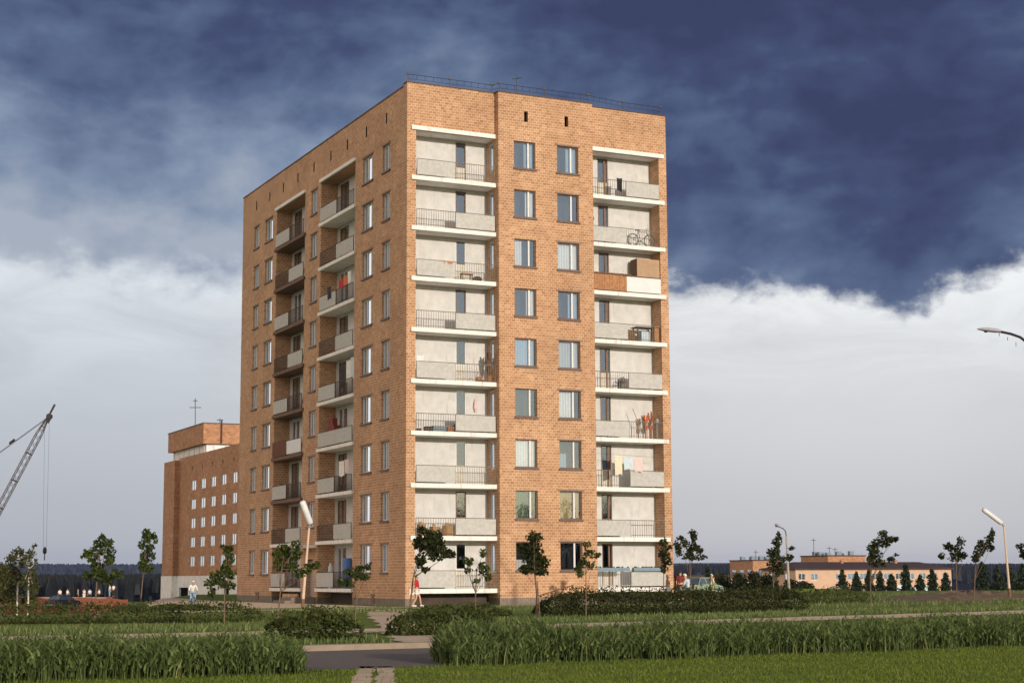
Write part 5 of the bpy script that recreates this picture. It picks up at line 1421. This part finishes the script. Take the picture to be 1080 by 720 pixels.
# ------------------------------------------------------------------ people
def skin_mesh(name, joints, edges, m, parent=None, sub=2):
    """one continuous surface grown along a skeleton: joints {name: (point, rx[, ry])}"""
    keys = list(joints); off = wloc(parent) if parent is not None else Vector((0, 0, 0))
    me = bpy.data.meshes.new(name); me.from_pydata([Vector(joints[k][0])-off for k in keys], [(keys.index(a), keys.index(b)) for a, b in edges], [])
    me.materials.append(m)
    o = link_mesh(name, me, parent)
    sk = o.modifiers.new('skin', 'SKIN'); sk.use_smooth_shade = True
    for v, k in zip(me.skin_vertices[0].data, keys): r = joints[k][1]; v.radius = (r, joints[k][2] if len(joints[k]) > 2 else r)
    me.skin_vertices[0].data[0].use_root = True
    s = o.modifiers.new('smooth', 'SUBSURF'); s.levels = sub; s.render_levels = sub
    return o


def person(pos, heading, pose, label, top, bottom, hair, sleeves=.5, legs=.5, h=1.65, hat=None, group='people'):
    """pose: joint offsets in the body's own frame (x forward, y left, z up, for a 1.7 m figure)"""
    p = np.array(pos, float); a = np.array([math.cos(heading), math.sin(heading), 0]); s = np.array([-a[1], a[0], 0]); u = np.array([0, 0, 1.])
    k = h/1.7
    root = empty('person', p, label, 'person', group)
    J = dict(pel=(0, 0, .93), waist=(0, 0, 1.07), chest=(0, 0, 1.27), neck=(0, 0, 1.43), head0=(.01, 0, 1.52), head1=(.02, 0, 1.62),
             shL=(0, .16, 1.39), elL=(-.03, .22, 1.12), wrL=(.03, .23, .88), shR=(0, -.16, 1.39), elR=(-.03, -.22, 1.12), wrR=(.03, -.23, .88),
             hiL=(0, .09, .88), knL=(.03, .10, .48), anL=(0, .10, .08), toL=(.16, .11, .04), hiR=(0, -.09, .88), knR=(.03, -.10, .48), anR=(0, -.10, .08), toR=(.16, -.11, .04))
    J.update(pose)
    W = {n: p+(a*v[0]+s*v[1]+u*v[2])*k for n, v in J.items()}
    R_ = dict(pel=(.13, .10), waist=(.115, .09), chest=(.14, .10), neck=(.05,), head0=(.07, .08), head1=(.085, .10), shL=(.055,), elL=(.038,), wrL=(.027,), shR=(.055,), elR=(.038,), wrR=(.027,), hiL=(.085,), knL=(.055,), anL=(.037,), toL=(.03,), hiR=(.085,), knR=(.055,), anR=(.037,), toR=(.03,))
    jo = {n: (W[n], *[r*k for r in R_[n]]) for n in W}
    E = [('pel', 'waist'), ('waist', 'chest'), ('chest', 'neck'), ('neck', 'head0'), ('head0', 'head1'), ('chest', 'shL'), ('shL', 'elL'), ('elL', 'wrL'), ('chest', 'shR'), ('shR', 'elR'), ('elR', 'wrR'), ('pel', 'hiL'), ('hiL', 'knL'), ('knL', 'anL'), ('anL', 'toL'), ('pel', 'hiR'), ('hiR', 'knR'), ('knR', 'anR'), ('anR', 'toR')]
    for sd_ in 'LR':
        w = W['wr'+sd_]; dv = (w-W['el'+sd_]); dv /= np.linalg.norm(dv); sx = s*(1 if sd_ == 'L' else -1); f1 = a-dv*np.dot(a, dv); f1 /= np.linalg.norm(f1)+1e-9
        jo['palm'+sd_] = (w+dv*.06*k, .026*k, .018*k); E.append(('wr'+sd_, 'palm'+sd_))
        for i, (o_, ln) in enumerate(((.027, .075), (.010, .085), (-.008, .08), (-.025, .062))):
            jo[f'f{sd_}{i}'] = (w+(dv*.085+f1*o_)*k, .0095*k); jo[f'g{sd_}{i}'] = (w+(dv*(.085+ln*.55)+f1*o_-sx*.008)*k, .0085*k); jo[f'h{sd_}{i}'] = (w+(dv*(.085+ln)+f1*o_-sx*.028)*k, .007*k)
            E += [('palm'+sd_, f'f{sd_}{i}'), (f'f{sd_}{i}', f'g{sd_}{i}'), (f'g{sd_}{i}', f'h{sd_}{i}')]
        jo['t'+sd_] = (w+(dv*.05+f1*.042)*k, .01*k); jo['v'+sd_] = (w+(dv*.085+f1*.055-sx*.01)*k, .008*k); E += [('wr'+sd_, 't'+sd_), ('t'+sd_, 'v'+sd_)]
    skin_mesh('body', jo, E, M['skin'], root, 2)
    g = .022*k
    lerp = lambda A, B, t: W[A]+(W[B]-W[A])*t
    # shirt with sleeves
    sj = dict(waist0=(lerp('pel', 'waist', .2), .145*k, .12*k), waist=(W['waist'], .137*k, .112*k), chest=(W['chest'], .16*k, .12*k), neck=(lerp('chest', 'neck', .72), .075*k))
    se = [('waist0', 'waist'), ('waist', 'chest'), ('chest', 'neck')]
    for sd_ in 'LR':
        sj['sh'+sd_] = (W['sh'+sd_], .073*k); sj['sl'+sd_] = (lerp('sh'+sd_, 'el'+sd_, min(1, sleeves*2)*.95), .054*k); se += [('chest', 'sh'+sd_), ('sh'+sd_, 'sl'+sd_)]
        if sleeves > .5: sj['cu'+sd_] = (lerp('el'+sd_, 'wr'+sd_, (sleeves-.5)*1.85), .042*k); se.append(('sl'+sd_, 'cu'+sd_))
    skin_mesh('shirt', sj, se, M[top], root, 2)
    bj = dict(pel=(lerp('pel', 'waist', .15), .148*k, .122*k)); be = []
    for sd_ in 'LR':
        bj['hi'+sd_] = (W['hi'+sd_], .105*k); bj['kn'+sd_] = (lerp('hi'+sd_, 'kn'+sd_, min(1, legs*2)), .08*k if legs <= .5 else .074*k); be += [('pel', 'hi'+sd_), ('hi'+sd_, 'kn'+sd_)]
        if legs > .5: bj['an'+sd_] = (lerp('kn'+sd_, 'an'+sd_, (legs-.5)*1.9), .058*k); be.append(('kn'+sd_, 'an'+sd_))
    skin_mesh('trousers' if legs > .5 else 'shorts', bj, be, M[bottom], root, 2)
    for sd_ in 'LR':
        d_ = W['to'+sd_]-W['an'+sd_]; mb = MB(); c = (W['an'+sd_]+W['to'+sd_])/2; d2 = d_*np.array([1, 1, 0]); d2 /= np.linalg.norm(d2)+1e-9
        mb.obox(c+np.array([0, 0, -.02])*k, d2, np.cross(u, d2), u, .125*k, .045*k, .03*k); mb.build('shoe', M['white_cloth' if bottom == 'white_cloth' else 'black'], root)
    # head details: hair, nose, eyes, mouth
    hd = W['head1']; ha = W['head1']-W['neck']; ha /= np.linalg.norm(ha); hf = a-ha*np.dot(a, ha); hf /= np.linalg.norm(hf); hs = np.cross(ha, hf)
    mb = MB(); n = 10
    for i in range(6):
        for j in range(n):
            def pt(i, j):
                ph = (i/6)*2.0; th = 2*math.pi*j/n
                cut = ph*(1 if math.cos(th) < .3 else .55)
                return hd+(ha*.115*math.cos(cut)+(hf*.105*math.cos(th)+hs*.092*math.sin(th))*math.sin(cut))*k-hf*.012*k
            mb.face((pt(i, j), pt(i+1, j), pt(i+1, j+1), pt(i, j+1)))
    mb.build('hair' if hat is None else 'hat', M[hair if hat is None else hat], root, smooth=True)
    mb = MB(); mb.tube([hd+(hf*.085-ha*.015)*k, hd+(hf*.115-ha*.045)*k], [.008*k, .014*k], 5); mb.build('nose', M['skin'], root)
    for sg in (-1, 1): mb = MB(); mb.ball(hd+(hf*.088+hs*.032*sg-ha*.01)*k, .009*k, n=6); mb.build('eye', M['black'], root)
    mb = MB(); mb.obox(hd+(hf*.09-ha*.075)*k, hs, hf, ha, .022*k, .006*k, .005*k); mb.build('mouth', M['dkred'], root)
    return root


g_ = onz(439.6, 639.8)
hr = math.atan2(-.45, .9)     # walking to the right
w = person((g_[0], g_[1], GZ+.01), hr, dict(knL=(.16, .09, .50), anL=(.22, .09, .11), toL=(.38, .09, .07), knR=(-.02, -.09, .47), anR=(-.20, -.09, .12), toR=(-.07, -.09, .04), elL=(-.10, .2, 1.14), wrL=(.05, .22, .95), elR=(-.12, -.2, 1.14), wrR=(-.18, -.21, .9)), 'woman in red top and white shorts walking past the tower corner', 'red', 'white_cloth', 'hair', .5, .32, 1.62)
bb = MB(); c = np.array(w.location)+np.array([-.3, -.02, .78]); bb.box(c[0]-.13, c[0]+.1, c[1]-.05, c[1]+.05, c[2]-.16, c[2]+.12); bb.tube([(c[0]-.09, c[1], c[2]+.12), (c[0]-.02, c[1], c[2]+.27), (c[0]+.06, c[1], c[2]+.12)], .01, 5)
put(bb, 'bag', M['white_cloth'], 'small white bag carried by the woman in red', 'bag')

# cyclist before the far block
d_ = 92; q = np.array(at(203, 640, d_)); q[2] = float(tz(q[0], q[1]))
hc = math.atan2(-GF[1], -GF[0])+.35
ax_ = (math.cos(hc), math.sin(hc), 0)
bicycle('bicycle', q, ax_, .27, 'bicycle ridden by the person in white shirt before the far block', color='denim')
person((q[0], q[1], q[2]+.0), hc, dict(pel=(-.22, 0, 1.0), waist=(-.16, 0, 1.13), chest=(-.03, 0, 1.3), neck=(.06, 0, 1.45), head0=(.10, 0, 1.53), head1=(.13, 0, 1.62), shL=(-.01, .17, 1.40), shR=(-.01, -.17, 1.40), elL=(.14, .27, 1.17), elR=(.14, -.27, 1.17), wrL=(.33, .25, 1.03), wrR=(.33, -.25, 1.03), hiL=(-.2, .09, .95), hiR=(-.2, -.09, .95), knL=(.16, .13, .76), knR=(.08, -.13, .62), anL=(0, .12, .40), anR=(-.08, -.12, .22), toL=(.14, .12, .36), toR=(.06, -.12, .17)), 'person in white shirt, hat and pale blue trousers riding a bicycle', 'white_cloth', 'denim', 'hair', .9, .95, 1.38, hat='white_cloth')
# people beyond the right hedge
def standing(px, py, d, hd_, label, top, bottom, hair, pose=None, h=1.68, **kw):
    q = np.array(at(px, py, d)); q[2] = max(q[2], float(tz(q[0], q[1])))
    return person(q, hd_, pose or {}, label, top, bottom, hair, h=h, **kw)
sit = dict(pel=(0, 0, .62), waist=(.02, 0, .76), chest=(.10, 0, .95), neck=(.17, 0, 1.1), head0=(.2, 0, 1.18), head1=(.23, 0, 1.28), shL=(.08, .16, 1.06), shR=(.08, -.16, 1.06), elL=(.2, .2, .82), elR=(.2, -.2, .82), wrL=(.4, .12, .72), wrR=(.4, -.12, .72), hiL=(.02, .1, .6), hiR=(.02, -.1, .6), knL=(.42, .12, .58), knR=(.42, -.12, .58), anL=(.4, .12, .1), anR=(.4, -.12, .1), toL=(.56, .12, .05), toR=(.56, -.12, .05))
standing(727, 634, 88, hr+2.6, 'white haired person in pale blue shirt bending behind the right hedge', 'pale_blue', 'denim', 'light_hair', sit, 1.75, legs=.95)
standing(718, 634, 96, hr+1.2, 'person in dark red at the right corner of the tower', 'dkred', 'black', 'hair', None, 1.7, legs=.95)
standing(751, 634, 108, hr+3.6, 'person in pale yellow beside the pale green car', 'yellow_pale', 'green_pale', 'light_hair', None, 1.62, legs=.95)
# people on the ledge of the red bank
zl = float(at(80, 629.6, 227)[2])+.05
for i, (px, lab, top, bot) in enumerate([(63, 'leftmost person in white on the red earth bank', 'white_cloth', 'black'), (71, 'person in white with grey trousers second from left on the bank', 'white_cloth', 'blue_grey'), (82, 'person in grey standing near the middle of the bank', 'blue_grey', 'black'), (88.5, 'person in pink and white on the middle of the bank', 'pink', 'white_cloth'), (94.5, 'person in pale blue right of the pink one on the bank', 'pale_blue', 'black'), (104.5, 'person in white shirt and dark trousers right of the pale blue one', 'white_cloth', 'black'), (115.5, 'left one of the close pair in white at the end of the bank', 'white_cloth', 'denim'), (119.5, 'right one of the close pair in white at the end of the bank', 'white_cloth', 'black')]):
    q = np.array(at(px, 629, 227.2 if px < 113 else 225)); q[2] = zl-(.55 if i not in (6, 7) else .02)
    person((q[0], q[1], q[2]), -1.5+i*.8, dict(elL=(.12, .2, 1.15), wrL=(.25, .12, 1.0)) if i % 2 else {}, lab, top, bot, 'hair', .5, .95, 1.66, group='people on the red bank')

# a light boulder on the field
bm_ = MB(); q = onz(880, 628.5); bm_.ball((q[0], q[1], GZ+.25), .75, .5, .5, 8); put(bm_, 'boulder', M['kerb'], 'pale boulder lying on the field before the spruces', 'boulder')

# ------------------------------------------------------------------ crane at the left edge
M['crane_paint'] = simple('weathered_crane_paint', (.07, .06, .064), .7, .2, 3)


def crane():
    d = 205
    g0 = np.array(at(-52, 640, d)); g0[2] = float(tz(g0[0], g0[1])); foot = np.array(at(-46, 622, d)); tip = np.array(at(53, 435.5, d))
    root = empty('crane', g0, 'lattice boom of a crane reaching up at the left edge of the view', 'crane')
    ax = (tip-foot); L = np.linalg.norm(ax); ax /= L; sd_ = np.array([GF[0], GF[1], 0.]); nv = np.cross(sd_, ax)
    w = .34
    mb = MB(); wf = lambda t: w*min(1, .15+t*6, .12+(1-t)*7)
    N = 26; pts = []
    for i in range(N+1):
        t = i/N; c = foot+ax*L*t; k = wf(t); pts.append([c+sd_*k*a+nv*k*b for a, b in ((-1, -1), (1, -1), (1, 1), (-1, 1))])
    for j in range(4): mb.tube([q[j] for q in pts], .055, 5)
    for i in range(N):
        for j in range(4): mb.tube([pts[i][j], pts[i+1][(j+1) % 4]], .022, 4)
        if i % 4 == 0:
            for j in range(4): mb.tube([pts[i][j], pts[i][(j+1) % 4]], .07, 4)
    mb.build('boom', M['crane_paint'], root)
    mb = MB(); mb.obox(tip-ax*.7+nv*.2, ax, sd_, nv, .5, .15, .2); mb.tube([tip-ax*.4-sd_*.3+nv*.1, tip-ax*.4+sd_*.3+nv*.1], .34, 10); mb.obox(tip+ax*.6, ax, sd_, nv, .6, .08, .11); mb.build('boom_head', M['metal_dark'], root)
    mast = g0+np.array([0, 0, 9.0])-np.array([GR[0], GR[1], 0])*5
    mid = np.array(at(0, 475, d)); pe = tip+(mid-tip)*2.1
    mb = MB(); mb.tube([tip-ax*.5, pe], .03, 4); mb.tube([tip-ax*.5+sd_*.4, pe+sd_*.4], .03, 4); c = tip+(mid-tip)*.76; mb.obox(c, (mid-tip)/np.linalg.norm(mid-tip), sd_, (0, 0, 1), .35, .3, .12); mb.build('pendant_rope', M['metal_dark'], root)
    mb = MB(); mb.tube([pe, mast], .05, 4); mb.tube([mast, g0+np.array([0, 0, 2.5])], .12, 5); mb.build('gantry', M['metal_dark'], root)
    top = tip-ax*.4+nv*(-.3); hk = np.array(at(46.8, 581, d))
    mb = MB(); hk0 = np.array([top[0], top[1], hk[2]])
    h0 = np.array(at(47.2, 580, d))
    for q in (-.18, .18): mb.tube([np.array(at(49.5+q*14, 446, d)), h0+np.array([GR[0], GR[1], 0])*q], .013, 4)
    mb.build('hoist_rope', M['metal_dark'], root)
    mb = MB(); mb.tube([h0+np.array([0, 0, .4]), h0+np.array([0, 0, .1]), h0-np.array([0, 0, .25]), h0-np.array([0, 0, .45])], [.08, .24, .24, .1], 8); mb.tube([h0-np.array([0, 0, .4]), h0-np.array([0, 0, 1.2])], .06, 5); mb.build('hook_block', M['metal_dark'], root)
    # lower works, just outside the view
    s = np.array([GR[0], GR[1], 0]); f_ = np.array([GF[0], GF[1], 0])
    mb = MB(); mb.obox(g0+np.array([0, 0, 2.2])-s*2.2, s, f_, (0, 0, 1), 2.6, 1.4, 1.1); mb.obox(g0+np.array([0, 0, 1.0])-s*1.5, s, f_, (0, 0, 1), 1.2, 1.0, .15); mb.build('engine_house', M['wood_dark'], root)
    mb = MB(); mb.obox(g0+np.array([0, 0, 2.2])+s*.9-f_*.6, s, f_, (0, 0, 1), .55, .6, 1.0); mb.build('cab', M['metal_grey'], root)
    for sg in (-1, 1): mb = MB(); c = g0+f_*1.3*sg-s*1.3+np.array([0, 0, .45]); mb.tube([c-s*2, c+s*2], .44, 10); mb.build('track', M['metal_dark'], root)


crane()

# ------------------------------------------------------------------ air
def haze():
    mb = MB(); mb.box(-5200, 5200, -5200, 5200, -62, 75); o = mb.build('haze', mat('haze')[0])
    m = o.data.materials[0]; t = NT(m.node_tree); t.n.clear(); out = t.add('ShaderNodeOutputMaterial'); v = t.add('ShaderNodeVolumePrincipled')
    v.inputs['Color'].default_value = (.40, .54, 1.0, 1); v.inputs['Density'].default_value = HAZE; v.inputs['Anisotropy'].default_value = .2
    t.link(v.outputs[0], out.inputs['Volume']); prop(o, kind='stuff')


HAZE = .00007
if HAZE: haze()
